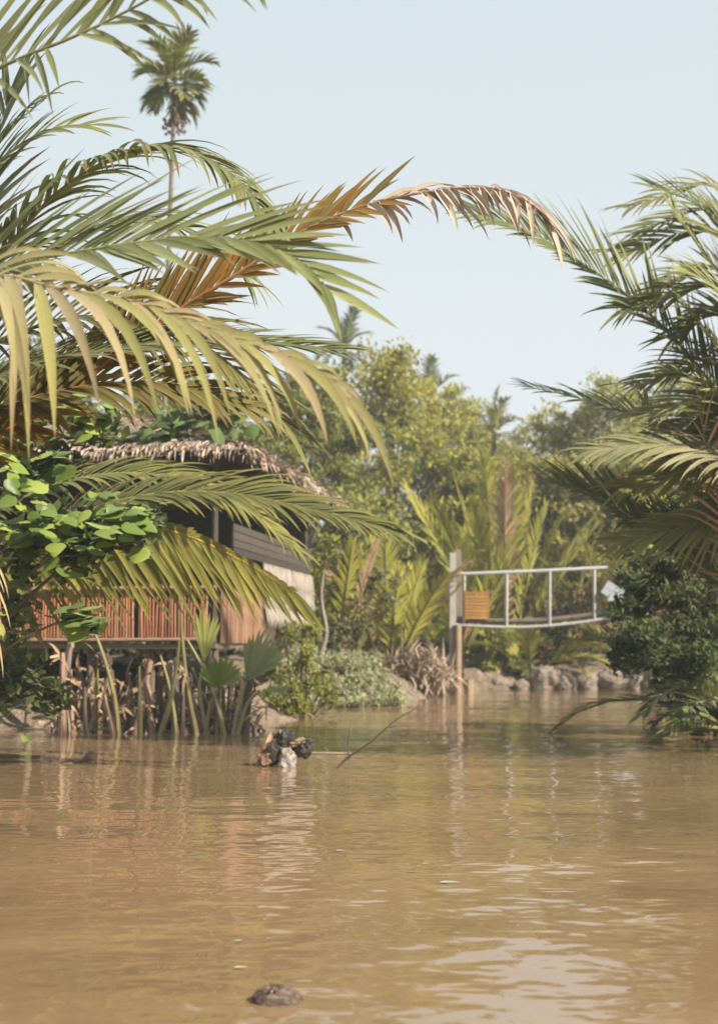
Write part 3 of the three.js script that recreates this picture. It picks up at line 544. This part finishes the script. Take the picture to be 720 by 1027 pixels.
function nipa(label, base, n, len, o = {}) {
  const t = thing('nipa_palm', label, 'palm', base, 'nipa palms along the far bank');
  for (let i = 0; i < n; i++) {
    const az = i * 2.4 + (o.turn ?? 0) + gauss() * 0.3, el = rr(o.el0 ?? 0.8, o.el1 ?? 1.4), dead = rnd() < (o.dead ?? 0.15);
    frond(t, arc(base.clone().add(V(Math.cos(az) * 0.25, -0.05, Math.sin(az) * 0.25)), az, el, len * rr(0.75, 1.1), (o.sag ?? 0.5) * rr(0.6, 1.4), 7), { n: o.leaflets ?? 34, len: o.leaf ?? 0.8, wid: o.wid ?? 0.07, col: dead ? DRY : o.col ?? LIME[0], col2: dead ? TAN : o.col2 ?? LIME[1], roll: gauss() * 0.5, lift: 0.25, a0: 48, a1: 20, droop: dead ? 1.6 : 0.5, how: 'one', from: 0.22, rachis: 0.035, mat: dead ? M.dry : M.far, stalkCol: dead ? DRY : [0.22, 0.22, 0.07] });
  }
  return t;
}
nipa('nipa palm with brown and green upright fronds left of the footbridge posts', G(388, 29.2), 15, 3.2, { dead: 0.35, el0: 1.0, el1: 1.5, sag: 0.35, leaf: 0.7 });
nipa('nipa palm just behind the footbridge posts', G(452, 33.6), 12, 3.9, { el0: 0.9, el1: 1.45, dead: 0.15 });
nipa('broad-leaved nipa palm seen under and over the middle of the footbridge', G(505, 35), 16, 5.3, { el0: 1.0, el1: 1.5, sag: 0.3, leaf: 0.95, wid: 0.1, dead: 0.05 });
nipa('nipa palm behind the far half of the footbridge', G(560, 36.5), 13, 3.8, { col: [0.15, 0.17, 0.05], dead: 0.1 });
nipa('nipa palm partly hidden by the dark bush', G(622, 35.5), 13, 4.4, { dead: 0.15, col: [0.1, 0.12, 0.04] });
nipa('nipa palm between the hut and the brown fronds', G(335, 27.5), 12, 2.8, { el0: 1.0, el1: 1.5, sag: 0.3, leaf: 0.6, dead: 0.35 });
nipa('nipa palm at the far right edge behind the palm fronds', G(700, 30), 12, 4.4, { dead: 0.2, col: [0.08, 0.1, 0.03] });
nipa('low dark nipa palm with fronds trailing beside the overhanging bush', V(5.15, groundHeight(5.15, 16.1), -16.1), 20, 2.4, { el0: 0.2, el1: 1.2, sag: 0.8, leaf: 0.55, wid: 0.045, col: DEEPGREEN, col2: [0.2, 0.2, 0.05], dead: 0, turn: 1 });
nipa('low nipa palm at the waterline under the footbridge', G(533, 33.6), 9, 1.9, { el0: 0.5, el1: 1.2, sag: 0.8, leaf: 0.6 });

// ---------------------------------------------------------------- bushes and ground cover
function bush(label, base, blobs, cols, o = {}) {
  const t = thing('bush', label, 'bush', base), g = new GB(base);
  for (const [c] of blobs) { const m = base.clone().lerp(c, 0.55).add(V(gauss() * 0.2, -0.1, gauss() * 0.2)); g.tube(new THREE.QuadraticBezierCurve3(base, m, c).getPoints(6), f => 0.03 * (1.15 - f), 5, [0.13, 0.095, 0.065], false); }
  g.build('stems', M.wood, t);
  const clumps = [];
  for (const [c, r] of blobs) for (let i = 0; i < (o.sub ?? 9); i++) clumps.push([c.clone().add(V(gauss(), gauss(), gauss()).multiplyScalar(r * 0.7)), r * rr(0.3, 0.55)]);
  foliage(t, 'foliage', clumps, o.per ?? 60, o.leaf ?? 0.12, cols, { slim: o.slim ?? 0.55 }).userData.kind = 'stuff';
  return t;
}
const blob = (a, b, d, r) => [at(a, b, d), r];
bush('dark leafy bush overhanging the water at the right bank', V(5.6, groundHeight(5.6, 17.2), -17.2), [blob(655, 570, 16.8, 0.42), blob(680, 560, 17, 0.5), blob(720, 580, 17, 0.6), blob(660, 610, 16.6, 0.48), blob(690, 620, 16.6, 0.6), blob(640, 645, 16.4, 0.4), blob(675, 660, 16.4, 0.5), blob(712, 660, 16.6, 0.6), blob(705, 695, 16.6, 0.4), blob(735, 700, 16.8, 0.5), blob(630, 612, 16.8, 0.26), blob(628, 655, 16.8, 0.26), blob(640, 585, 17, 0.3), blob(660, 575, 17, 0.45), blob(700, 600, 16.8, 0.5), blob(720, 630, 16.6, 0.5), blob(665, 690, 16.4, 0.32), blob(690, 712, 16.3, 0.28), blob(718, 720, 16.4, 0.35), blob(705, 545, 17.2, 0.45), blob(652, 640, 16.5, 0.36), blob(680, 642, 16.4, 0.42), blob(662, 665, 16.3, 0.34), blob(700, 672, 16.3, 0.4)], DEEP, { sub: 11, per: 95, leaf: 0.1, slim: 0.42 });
bush('yellow-brown bush on the bank below the far end of the footbridge', G(585, 34.2), [blob(545, 640, 34, 0.5), blob(585, 635, 34, 0.6), blob(615, 630, 34.2, 0.6), blob(570, 600, 34.6, 0.6), blob(600, 590, 34.8, 0.6)], [[0.2, 0.15, 0.05], [0.3, 0.22, 0.08]], { per: 60, leaf: 0.16 });
bush('green bush on the bank under the left end of the footbridge', G(480, 33.4), [blob(475, 650, 33.4, 0.5), blob(485, 670, 33.2, 0.4), blob(515, 665, 33.4, 0.4), blob(500, 640, 33.6, 0.5)], MIDG, { per: 60, leaf: 0.16 });
bush('sunlit green bush on the bank between hut and palms', G(330, 26.8), [blob(320, 600, 27, 0.6), blob(345, 570, 27.4, 0.7), blob(325, 640, 26.6, 0.5), blob(355, 620, 27, 0.6), blob(375, 590, 27.4, 0.6), blob(335, 530, 28, 0.7), blob(360, 540, 28, 0.7)], [[0.12, 0.14, 0.045], [0.24, 0.22, 0.09]], { per: 70, leaf: 0.13 });
bush('green bush on the bank beside the hut stilts', G(300, 21.2), [blob(288, 640, 20.6, 0.3), blob(325, 680, 21.6, 0.3), blob(330, 700, 21.2, 0.2), blob(305, 665, 20.2, 0.3), blob(292, 690, 20, 0.25), blob(310, 640, 20.6, 0.25), blob(280, 680, 19.8, 0.25), blob(312, 690, 20.4, 0.25), blob(300, 708, 20.2, 0.22), blob(285, 706, 20, 0.22), blob(270, 700, 19.6, 0.2)], MIDG, { per: 45, leaf: 0.1, slim: 0.4 });
{
  // low weeds of the mound
  const o = thing('bank_weeds', 'mat of low pale green weeds on the mound at the waterline', 'weeds', G(345, 24.5));
  o.userData.kind = 'stuff';
  const cl = [];
  for (let i = 0; i < 260; i++) { const a = rr(288, 402), d = rr(23.2, 26), q = at(a, 645, d); const y = groundHeight(q.x, d); if (y > -0.12) cl.push([V(q.x, Math.max(0.03, y) + 0.08 + 0.35 * rnd() * smooth(-0.1, 0.7, y), -d), 0.16]); }
  foliage(o, 'weeds', cl, 34, 0.085, [[0.24, 0.27, 0.1], [0.48, 0.45, 0.29]], { slim: 0.6 });
  const f = thing('bank_undergrowth', 'mixed green undergrowth covering the far banks', 'undergrowth', V(0, 0, -36));
  f.userData.kind = 'stuff';
  const c2 = [];
  for (let i = 0; i < 900; i++) { const x = rr(-9, 17), d = rr(19, 46); if (toWater(x, d) < 0.9) continue; c2.push([V(x, groundHeight(x, d) + rr(0.1, 1.1) * smooth(0.9, 3, toWater(x, d)), -d), rr(0.3, 0.6)]); }
  foliage(f, 'undergrowth', c2, 60, 0.17, [[0.08, 0.1, 0.03], [0.2, 0.19, 0.06]], { slim: 0.45 });
}

// hibiscus shrub with heart-shaped leaves in front of the hut
function heart(size, cup) {
  const g = new GB(), c = [1, 1, 1], rim = [[0, 0.06], [0.2, -0.02], [0.42, 0.06], [0.52, 0.28], [0.46, 0.52], [0.26, 0.78], [0, 1.02], [-0.26, 0.78], [-0.46, 0.52], [-0.52, 0.28], [-0.42, 0.06], [-0.2, -0.02]];
  const m = g.v(V(0, size * 0.4, -cup * size * 0.12), c), r = rim.map(([x, y]) => g.v(V(x * size, y * size, (Math.abs(x) * cup - y * y * cup * 0.5) * size * 0.5), c));
  for (let i = 0; i < r.length; i++) g.t(m, r[(i + 1) % r.length], r[i]);
  return g.geometry();
}
{
  const base = V(-4.3, groundHeight(-4.3, 11.2), -11.2);
  const s = thing('hibiscus_shrub', 'overhanging shrub with bright heart-shaped leaves in front of the hut', 'shrub', base), g = new GB(base);
  const blobs = [blob(10, 470, 11, 0.4), blob(45, 440, 11.4, 0.32), blob(95, 520, 10.8, 0.28), blob(55, 520, 10.6, 0.3), blob(125, 525, 10.6, 0.2), blob(70, 545, 10.6, 0.22), blob(15, 540, 10.8, 0.35), blob(5, 600, 11, 0.28), blob(140, 512, 10.8, 0.16), blob(78, 618, 10.6, 0.13), blob(95, 420, 11.6, 0.22), blob(30, 400, 11.6, 0.25)];
  for (const [c] of blobs) g.tube(new THREE.QuadraticBezierCurve3(base, base.clone().lerp(c, 0.5).add(V(0, 0.5, 0)), c).getPoints(8), f => 0.028 * (1.2 - f), 6, [0.14, 0.1, 0.07], false);
  g.build('stems', M.wood, s);
  const mats = [[0.19, 0.25, 0.035], [0.13, 0.185, 0.03], [0.27, 0.32, 0.06], [0.09, 0.14, 0.022]].map(c => leafLike({ vertexColors: false, color: new THREE.Color().setRGB(...c), clearcoat: 0.3, clearcoatRoughness: 0.35 }));
  const geos = [heart(0.15, 0.5), heart(0.17, 0.8), heart(0.13, 0.3)];
  for (let i = 0; i < 300; i++) {
    const [c, r] = blobs[i % blobs.length], m = new THREE.Mesh(geos[i % 3], mats[(i * 7 + (rnd() * 3 | 0)) % 4]);
    m.name = 'leaf'; m.position.copy(c).add(V(gauss() * r, gauss() * r * 0.85, Math.abs(gauss()) * r)).sub(base);
    m.rotation.order = 'YXZ'; m.rotation.set(rr(1.6, 2.9) , rr(-1.2, 1.2), rr(-0.7, 0.7)); m.scale.setScalar(rr(0.75, 1.35)); put(m, s);
  }
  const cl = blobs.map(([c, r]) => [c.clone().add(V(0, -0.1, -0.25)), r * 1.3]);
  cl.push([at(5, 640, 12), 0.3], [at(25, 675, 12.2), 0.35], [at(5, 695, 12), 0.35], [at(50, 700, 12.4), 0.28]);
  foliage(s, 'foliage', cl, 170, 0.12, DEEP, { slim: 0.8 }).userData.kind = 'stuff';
}
{
  // vine over the roof
  const base = at(200, 425, 17.1);
  const s = thing('climbing_vine', 'green vine with heart-shaped leaves lying over the thatched roof', 'vine', base);
  const mats = [[0.12, 0.18, 0.05], [0.09, 0.15, 0.04], [0.15, 0.2, 0.06]].map(c => leafLike({ vertexColors: false, color: new THREE.Color().setRGB(...c) })), geo = heart(0.21, 0.6), g = new GB(base), runs = [];
  for (let k = 0; k < 4; k++) { const pts = [at(120 + k * 14, 440, 17.1 + k * 0.15), at(155 + k * 14, 428 - k * 5, 17.1 + k * 0.1), at(195 + k * 10, 420 - k * 9, 17.1), at(230 + k * 5, 425 - k * 8, 17.0)]; runs.push(new THREE.CatmullRomCurve3(pts)); g.tube(runs[k].getPoints(10), 0.014, 5, [0.14, 0.12, 0.06], false); }
  g.build('stems', M.wood, s);
  for (let i = 0; i < 170; i++) { const m = new THREE.Mesh(geo, mats[i % 3]), q = runs[i % 4].getPoint(rnd()); m.name = 'leaf'; m.position.copy(q).add(V(gauss() * 0.2, gauss() * 0.22, gauss() * 0.2)).sub(base); m.rotation.order = 'YXZ'; m.rotation.set(rr(1.6, 2.9), rr(-1.2, 1.2), rr(-0.7, 0.7)); m.scale.setScalar(rr(0.7, 1.3)); put(m, s); }
}

// ---------------------------------------------------------------- stems at the waterline before the hut
const ORD = ['first', 'second', 'third', 'fourth', 'fifth', 'sixth', 'seventh', 'eighth', 'ninth', 'tenth', 'eleventh', 'twelfth', 'thirteenth', 'fourteenth', 'fifteenth'];
{
  const tones = [[[0.42, 0.32, 0.25], 'pale brown'], [[0.22, 0.15, 0.11], 'dark brown'], [[0.55, 0.35, 0.23], 'pinkish tan']];
  for (let i = 0; i < 45; i++) {
    const a = 58 + i * 4.4 + rr(-3, 3), d = rr(16.4, 17.3), [c, word] = tones[i % 3], hgt = rr(0.45, 1.15) * (i % 5 === 0 ? 1.15 : 1);
    const q = at(a, 645, d), b = V(q.x, -0.25, -d), lean = V(gauss() * 0.3, 0, gauss() * 0.15);
    const s = thing('palm_stub', `${ORD[i / 3 | 0]} ${word} cut palm stem from the left, standing in water below the railing`, 'palm stem', b, `${word} palm stems at the waterline`);
    const g = new GB(b), e = b.clone().add(lean).add(V(0, hgt + 0.25, 0)), m = b.clone().lerp(e, 0.5).add(V(gauss() * 0.06, 0, 0)), r = rr(0.022, 0.055);
    g.tube(new THREE.QuadraticBezierCurve3(b, m, e).getPoints(7), (f, an) => r * (1.5 - 0.75 * f) * (1 + 0.12 * Math.sin(an * 3 + i)), 8, f => scale3(c, 0.85 + 0.3 * noise.noise(f * 6, i, 0)));
    g.build('stem', M.wood, s);
    if (i % 2 === 0) { const h = new GB(b); for (let k = 0; k < 5; k++) h.blade(e.clone().add(V(gauss() * 0.03, -0.04, gauss() * 0.03)), V(gauss() * 0.5, rr(-0.6, 0.9), gauss() * 0.5), V(0, 0.3, 1), rr(0.1, 0.3), 0.045, 1.5, () => scale3(TAN, rr(0.6, 1.1)), { k: 3, fold: 0.6 }); h.build('frayed_end', M.straw, s); }
  }
  for (let i = 0; i < 7; i++) {
    const a = 98 + i * 21 + rr(-4, 4), d = rr(16.3, 16.9), q = at(a, 645, d), b = V(q.x, -0.2, -d), hgt = rr(1.0, 2.0);
    const s = thing('palm_stalk', `${ORD[i]} slender green palm stalk from the left, rising before the bamboo railing`, 'palm stalk', b, 'green stalks before the railing');
    const e = b.clone().add(V(gauss() * 0.55, hgt, rr(0, 0.3))), m = b.clone().lerp(e, 0.5).add(V(gauss() * 0.2, 0, 0));
    new GB(b).tube(new THREE.QuadraticBezierCurve3(b, m, e).getPoints(8), f => 0.036 * (1.3 - 0.9 * f), 7, f => scale3(lerp3([0.26, 0.2, 0.09], [0.2, 0.19, 0.05], f), 0.8 + 0.3 * noise.noise(f * 7, i * 3, 2)), false).build('stalk', M.stalk, s);
  }
}
{
  // nipa fruit heads: knobbly brown balls
  const head = (label, c, r, tone) => {
    const t = thing('nipa_fruit', label, 'palm fruit', c, undefined), core = new GB(c);
    core.tube([c.clone().add(V(0, -r * 0.9, 0)), c.clone().add(V(0, -r * 0.5, 0)), c, c.clone().add(V(0, r * 0.5, 0)), c.clone().add(V(0, r * 0.8, 0))], f => r * 0.8 * Math.sin(Math.PI * (0.12 + 0.76 * f)), 10, scale3(tone, 0.5)); core.build('core', M.husk, t);
    for (let i = 0; i < 60; i++) {
      const y = 1 - 2 * (i + 0.5) / 60, az = i * 2.399963, k = Math.sqrt(1 - y * y), n = V(Math.cos(az) * k, y, Math.sin(az) * k), g = new GB(c);
      g.tube([c.clone().addScaledVector(n, r * 0.6), c.clone().addScaledVector(n, r * 0.95), c.clone().addScaledVector(n, r * 1.18).add(V(0, r * 0.06, 0))], f => r * 0.19 * (f > 0.9 ? 0.25 : 1), 5, scale3(tone, rr(0.6, 1.3)));
      g.build('drupe', M.husk, t);
    }
  };
  head('knobbly brown palm fruit lying at the waterline among the stems', at(181, 719, 16.5), 0.13, [0.36, 0.24, 0.19]);
  head('dark knobbly palm fruit high on a stem below the railing', at(103, 664, 16.7), 0.12, [0.2, 0.12, 0.1]);
  head('small reddish palm fruit behind the green stalks', at(148, 668, 16.9), 0.09, [0.36, 0.2, 0.12]);
}
{
  // young palms with fan-like leaves
  const fan = (label, b, list) => {
    const t = thing('young_palm', label, 'young palm', b);
    for (const [pts, axis, face, len, n, open, col, col2] of list) {
      const c = new THREE.CatmullRomCurve3(pts), e = pts[pts.length - 1], st = new GB(b).tube(c.getPoints(8), f => 0.03 * (1.2 - 0.6 * f), 6, [0.34, 0.3, 0.17], false).build('leaf_stalk', M.stalk, t), F = face.clone().normalize();
      for (let k = 0; k < n; k++) {
        const u = k / (n - 1) - 0.5, D = axis.clone().normalize().applyAxisAngle(F, -u * open), a = lerp3(col, col2, rnd());
        new GB(b).blade(e.clone().addScaledVector(D, 0.02), D, F.clone().applyAxisAngle(D, (k % 2 ? 0.25 : -0.25)), len * (1 - 0.9 * u * u) * rr(0.9, 1.08), len * open / n * 0.95, rr(0.15, 0.5), s => lerp3(a, [0.34, 0.27, 0.13], smooth(0.8, 1, s)), { fold: 0.35, shape: s => s < 0.75 ? 0.12 + 0.88 * s / 0.75 : Math.pow(1 - (s - 0.75) / 0.25, 0.7) }).build('leaflet', M.leaf, st);
      }
    }
  };
  const b1 = at(233, 726, 16.5); b1.y = -0.1;
  fan('young palm with one pale fan leaf at the end of the stems', b1, [[[b1, at(240, 705, 16.4), at(247, 684, 16.3)], V(0.55, 1, 0.1), V(0.25, 0.25, 1), 0.72, 13, 1.15, [0.25, 0.3, 0.12], [0.36, 0.4, 0.2]], [[b1.clone().add(V(0.05, 0, 0)), at(248, 706, 16.4), at(260, 693, 16.2)], V(1, 0.1, 0.2), V(0.1, 0.9, 0.5), 0.42, 7, 0.7, PALE, [0.3, 0.35, 0.16]]]);
  const b2 = at(205, 726, 16.6); b2.y = -0.1;
  fan('young palm with a small bright green fan leaf', b2, [[[b2, at(212, 705, 16.5), at(219, 690, 16.4)], V(0.1, 1, 0.2), V(0.1, 0.4, 1), 0.42, 11, 2.2, [0.19, 0.28, 0.045], [0.27, 0.34, 0.08]], [[b2.clone().add(V(0.06, 0, 0)), at(200, 690, 16.5), at(205, 665, 16.5)], V(0.05, 1, 0), V(0.3, 0.1, 1), 0.72, 8, 0.6, [0.24, 0.26, 0.05], [0.32, 0.3, 0.08]]]);
}
{
  // dry litter caught among the stems
  const c = at(160, 720, 16.9); c.y = 0;
  const t = thing('palm_litter', 'tangle of dry brown palm scraps caught between the stems', 'litter', c), g = new GB(c);
  t.userData.kind = 'stuff';
  for (let i = 0; i < 420; i++) { const q = at(rr(55, 268), 645, rr(16.6, 17.4)); q.y = rr(0.02, 0.75) * (rnd() < 0.5 ? 0.5 : 1); g.blade(q, V(gauss(), rr(-1, 0.7), gauss()), V(gauss(), 0.5, 1), rr(0.1, 0.45), rr(0.02, 0.05), rr(0.5, 2.5), () => scale3(lerp3(DRY, TAN, rnd()), rr(0.4, 1.2)), { k: 3, fold: 0.5 }); }
  g.build('scraps', M.straw, t).userData.kind = 'stuff';
}
{
  // a pale dry heap below the palms left of the bridge, and a thin bent trunk
  const b = G(415, 28.6), t = thing('dry_frond_heap', 'heap of dry pale palm fronds on the bank left of the footbridge posts', 'dry fronds', b), g = new GB(b);
  for (let i = 0; i < 900; i++) { const x = gauss() * 0.7, q = b.clone().add(V(x, 0.75 * rnd() * Math.exp(-x * x), gauss() * 0.5)); g.blade(q, V(gauss(), rr(-0.8, 0.8), gauss()), UP, rr(0.3, 0.8), 0.05, rr(0.5, 2), () => scale3([0.42, 0.31, 0.23], rr(0.5, 1.15)), { k: 3, fold: 0.5 }); }
  g.build('fronds', M.straw, t).userData.kind = 'stuff';
  const b2 = G(318, 25); const s = thing('bent_sapling', 'thin pale bent trunk beside the hut on the weedy mound', 'sapling', b2);
  new GB(b2).tube(new THREE.CatmullRomCurve3([b2.clone().add(V(0, -0.2, 0)), at(322, 655, 25), at(327, 635, 25), at(322, 600, 25), at(326, 560, 25)]).getPoints(16), f => 0.07 * (1.1 - 0.7 * f), 7, [0.36, 0.3, 0.24]).build('trunk', M.wood, s);
  const c2 = [[at(326, 560, 25), 0.35], [at(330, 545, 25), 0.3], [at(318, 575, 25), 0.25]];
  foliage(s, 'crown', c2, 160, 0.12, MIDG).userData.kind = 'stuff';
}
{
  // mud boulders at the foot of the far bank
  const geo = new THREE.IcosahedronGeometry(1, 3), P = geo.attributes.position;
  for (let i = 0; i < P.count; i++) { const v = V(P.getX(i), P.getY(i), P.getZ(i)), k = 1 + 0.28 * noise.noise(v.x * 1.6, v.y * 1.6, v.z * 1.6) + 0.1 * noise.noise(v.x * 5, v.y * 5, v.z * 5); P.setXYZ(i, v.x * k, v.y * k, v.z * k); }
  geo.computeVertexNormals();
  const mat = new THREE.MeshStandardMaterial({ color: new THREE.Color().setRGB(0.42, 0.33, 0.26), roughness: 0.9, map: repeat(rough, 2, 2), bumpMap: repeat(rough, 2, 2), bumpScale: 0.03 });
  [[500, 32.9, 0.28], [522, 32.7, 0.22], [548, 32.9, 0.5], [566, 32.8, 0.42], [590, 32.9, 0.35], [612, 32.9, 0.46], [632, 33, 0.36], [655, 33.0, 0.4], [420, 28.8, 0.25], [436, 29.4, 0.3]].forEach(([a, d, r], i) => {
    const m = new THREE.Mesh(geo, mat); m.name = numbered('mud_lump'); m.position.copy(at(a, 645, d)).setY(r * 0.35); m.scale.set(r, r * 0.8, r * 0.8); m.rotation.y = rnd() * 6; put(m);
    tag(m, i < 8 ? `${ORD[i]} pale dried mud lump from the left, under the footbridge on the far bank` : `${ORD[i - 8]} pale dried mud lump from the left, beside the dry frond heap`, 'mud lump', 'mud lumps along the far waterline');
  });
}

// ---------------------------------------------------------------- things in the water
{
  // floating coconut
  const c = at(278, 994, 4.3); c.y = 0.002;
  const geo = new THREE.SphereGeometry(1, 40, 28), P = geo.attributes.position, C = [];
  for (let i = 0; i < P.count; i++) {
    const v = V(P.getX(i), P.getY(i), P.getZ(i)), n = noise.noise(v.x * 3, v.y * 3, v.z * 3), f = noise.noise(v.x * 3, v.y * 16, v.z * 16), k = 1 + 0.07 * n + 0.06 * f - 0.12 * smooth(0.25, 0.05, Math.hypot(v.x - 0.05, v.y - 0.55, v.z - 0.8));
    P.setXYZ(i, v.x * 0.088 * k, v.y * 0.056 * k, v.z * 0.062 * k); const s = 0.7 + 0.5 * f + 0.3 * n, q = lerp3([0.2, 0.1, 0.06], [0.34, 0.26, 0.2], smooth(-0.1, 0.5, f + 0.3 * n)); C.push(...scale3(q, s));
  }
  geo.setAttribute('color', new THREE.Float32BufferAttribute(C, 3)); geo.computeVertexNormals();
  const t = thing('coconut_husk', 'brown coconut husk floating nearest in the water', 'coconut', c);
  const m = new THREE.Mesh(geo, M.husk); m.name = 'husk'; put(m, t);
  const st = new GB(); for (let i = 0; i < 26; i++) st.blade(V(-0.01 + gauss() * 0.015, 0.045, 0.03 + gauss() * 0.008), V(gauss() * 0.8, rr(0.1, 0.8), 0.6 + gauss() * 0.5), UP, rr(0.02, 0.05), 0.006, 1.6, () => scale3([0.46, 0.36, 0.28], rr(0.5, 1.2)), { k: 3 });
  st.build('fibres', M.straw, t);
}
{
  // broken palm fruit clump
  const c = at(288, 764, 12.3); c.y = 0;
  const t = thing('broken_fruit_clump', 'jagged clump of broken dark and pale husk standing in the water', 'husk clump', c);
  t.scale.setScalar(1.25);
  const chunk = (name, x, y, z, sx, sy, sz, col, k) => {
    const geo = new THREE.IcosahedronGeometry(1, 3), P = geo.attributes.position, C = [];
    for (let i = 0; i < P.count; i++) { const v = V(P.getX(i), P.getY(i), P.getZ(i)), n = noise.noise(v.x * 1.7 + k, v.y * 1.7, v.z * 1.7), f = noise.noise(v.x * 6 + k, v.y * 2, v.z * 6); const r = 1 + 0.5 * n + 0.22 * f; P.setXYZ(i, v.x * sx * r, v.y * sy * r, v.z * sz * r); C.push(...scale3(col, 0.8 + 0.7 * f)); }
    geo.setAttribute('color', new THREE.Float32BufferAttribute(C, 3)); geo.computeVertexNormals();
    const m = new THREE.Mesh(geo, M.husk); m.name = name; m.position.set(x, y, z); m.rotation.set(gauss(), gauss(), gauss() * 0.4); put(m, t);
  };
  chunk('pale_core', 0.0, 0.04, 0.06, 0.075, 0.1, 0.06, [0.5, 0.43, 0.39], 1);
  chunk('dark_husk', -0.02, 0.2, -0.02, 0.09, 0.08, 0.08, [0.05, 0.036, 0.03], 5);
  chunk('dark_husk', 0.13, 0.14, 0.0, 0.08, 0.07, 0.07, [0.07, 0.05, 0.04], 9);
  chunk('dark_husk', -0.11, 0.1, 0.02, 0.07, 0.1, 0.06, [0.09, 0.055, 0.04], 13);
  chunk('brown_husk', -0.16, 0.09, 0.02, 0.075, 0.085, 0.05, [0.42, 0.22, 0.14], 17);
  chunk('brown_husk', 0.08, 0.19, 0.02, 0.07, 0.03, 0.05, [0.44, 0.3, 0.2], 21);
  for (let i = 0; i < 9; i++) { const g = new GB(); g.blade(V(gauss() * 0.1, 0.14, gauss() * 0.05), V(gauss() * 0.9, rr(0.3, 1), gauss() * 0.4), V(0, 0.2, 1), rr(0.1, 0.17), 0.07, -0.2, () => i % 2 ? [0.06, 0.045, 0.035] : [0.4, 0.26, 0.17], { k: 3, fold: 0.6 }); g.build('husk_flake', M.straw, t); }
  const f = thing('floating_stick', 'thin pale stick floating beside the jagged husk clump', 'stick', at(330, 753, 13.6).setY(0.012));
  new GB().tube([V(-0.25, 0, 0), V(0, 0.004, 0.02), V(0.26, 0, 0)], 0.012, 6, [0.5, 0.4, 0.3]).build('stick', M.wood, f);
}
{
  const c = at(336, 768, 12.1); c.y = -0.05;
  const t = thing('bare_twig', 'bare dark twig slanting up out of the water', 'twig', c);
  const curve = (l, r, n) => new GB(c).tube(new THREE.CatmullRomCurve3(l).getPoints(14), f => r * (1.15 - f), 6, [0.2, 0.13, 0.09], false).build(n, M.wood, t);
  curve([c, at(345, 763, 12.1), at(372, 744, 12), at(397, 722, 11.9), at(418, 710, 11.8)], 0.014, 'stem');
  curve([at(350, 762, 12.1), at(349, 745, 12.1), at(352, 722, 12.1)], 0.008, 'side_twig');
  curve([at(390, 730, 11.95), at(398, 728, 11.9), at(406, 729, 11.9)], 0.005, 'side_twig');
}
{
  const c = at(28, 746, 14.6); c.y = 0;
  const t = thing('water_sprout', 'tiny bright sprout with two leaves standing in the water', 'sprout', c);
  new GB(c).tube([c.clone().add(V(0, -0.1, 0)), c.clone().add(V(0.01, 0.05, 0)), c.clone().add(V(0, 0.12, 0))], 0.008, 5, [0.2, 0.25, 0.08]).build('stem', M.stalk, t);
  for (const [x, y, l] of [[-0.7, 0.6, 0.11], [0.5, 0.9, 0.12], [0.7, 0.1, 0.07]]) new GB(c).blade(c.clone().add(V(0, 0.07, 0)), V(x, y, 0.2), V(0, 0.2, 1), l, 0.075, 0.3, () => [0.3, 0.36, 0.12], { k: 4 }).build('leaf', M.leaf, t);
  const d = at(80, 764, 12.6).setY(0.0), w = thing('driftwood', 'curved brown driftwood piece floating before the stems', 'driftwood', d);
  new GB().tube(new THREE.CatmullRomCurve3([V(-0.24, -0.005, 0), V(-0.12, 0.03, 0), V(-0.03, 0.02, 0), V(0.05, 0.035, 0), V(0.12, 0.08, 0.02), V(0.16, 0.05, 0.02)]).getPoints(18), f => 0.016 + 0.032 * smooth(0.45, 0.8, f), 8, [0.3, 0.19, 0.12]).build('wood', M.husk, w);
  const bits = [[283, 729, 16.4, 0.13, [0.5, 0.3, 0.18]], [425, 770, 0, 0.07, [0.6, 0.55, 0.45]], [452, 879, 0, 0.11, [0.55, 0.52, 0.46]], [413, 869, 0, 0.06, [0.4, 0.25, 0.17]], [428, 861, 0, 0.05, [0.55, 0.5, 0.42]], [608, 903, 0, 0.06, [0.5, 0.26, 0.1]], [342, 848, 0, 0.06, [0.58, 0.55, 0.48]], [112, 762, 0, 0.07, [0.45, 0.4, 0.15]], [242, 960, 0, 0.05, [0.62, 0.58, 0.5]], [240, 934, 0, 0.035, [0.62, 0.58, 0.5]], [205, 762, 0, 0.06, [0.42, 0.3, 0.2]]];
  const words = ['orange-brown leaf floating close to the end of the stems', 'pale speck of leaf floating right of the bare twig', 'pale floating leaf in the middle of the river', 'small reddish leaf floating left of the pale floating leaf', 'tiny pale leaf floating behind the small reddish leaf', 'small orange leaf floating alone towards the right bank', 'small pale leaf floating below the jagged husk clump', 'yellowish leaf floating beside the driftwood', 'pale scrap floating behind the coconut husk', 'tiniest pale scrap floating behind the coconut husk', 'brown leaf floating between driftwood and jagged husk clump'];
  bits.forEach(([a, b, d0, s, col], i) => {
    const dd = d0 || 1.2 * FOCAL / (b - 645), q = at(a, b, dd).setY(0.007), o = new GB(q);
    o.blade(q.clone().add(V(-s / 2, 0, 0)), V(1, 0.02, rr(-0.4, 0.4)), UP, s, s * 0.5, 0.02, () => scale3(col, rr(0.55, 0.7)), { k: 5, fold: 0.15 });
    const m = o.build('floating_leaf', M.dry); m.position.copy(q); tag(m, words[i], 'leaf', 'leaves floating on the water');
  });
}

renderer.render(scene, camera);
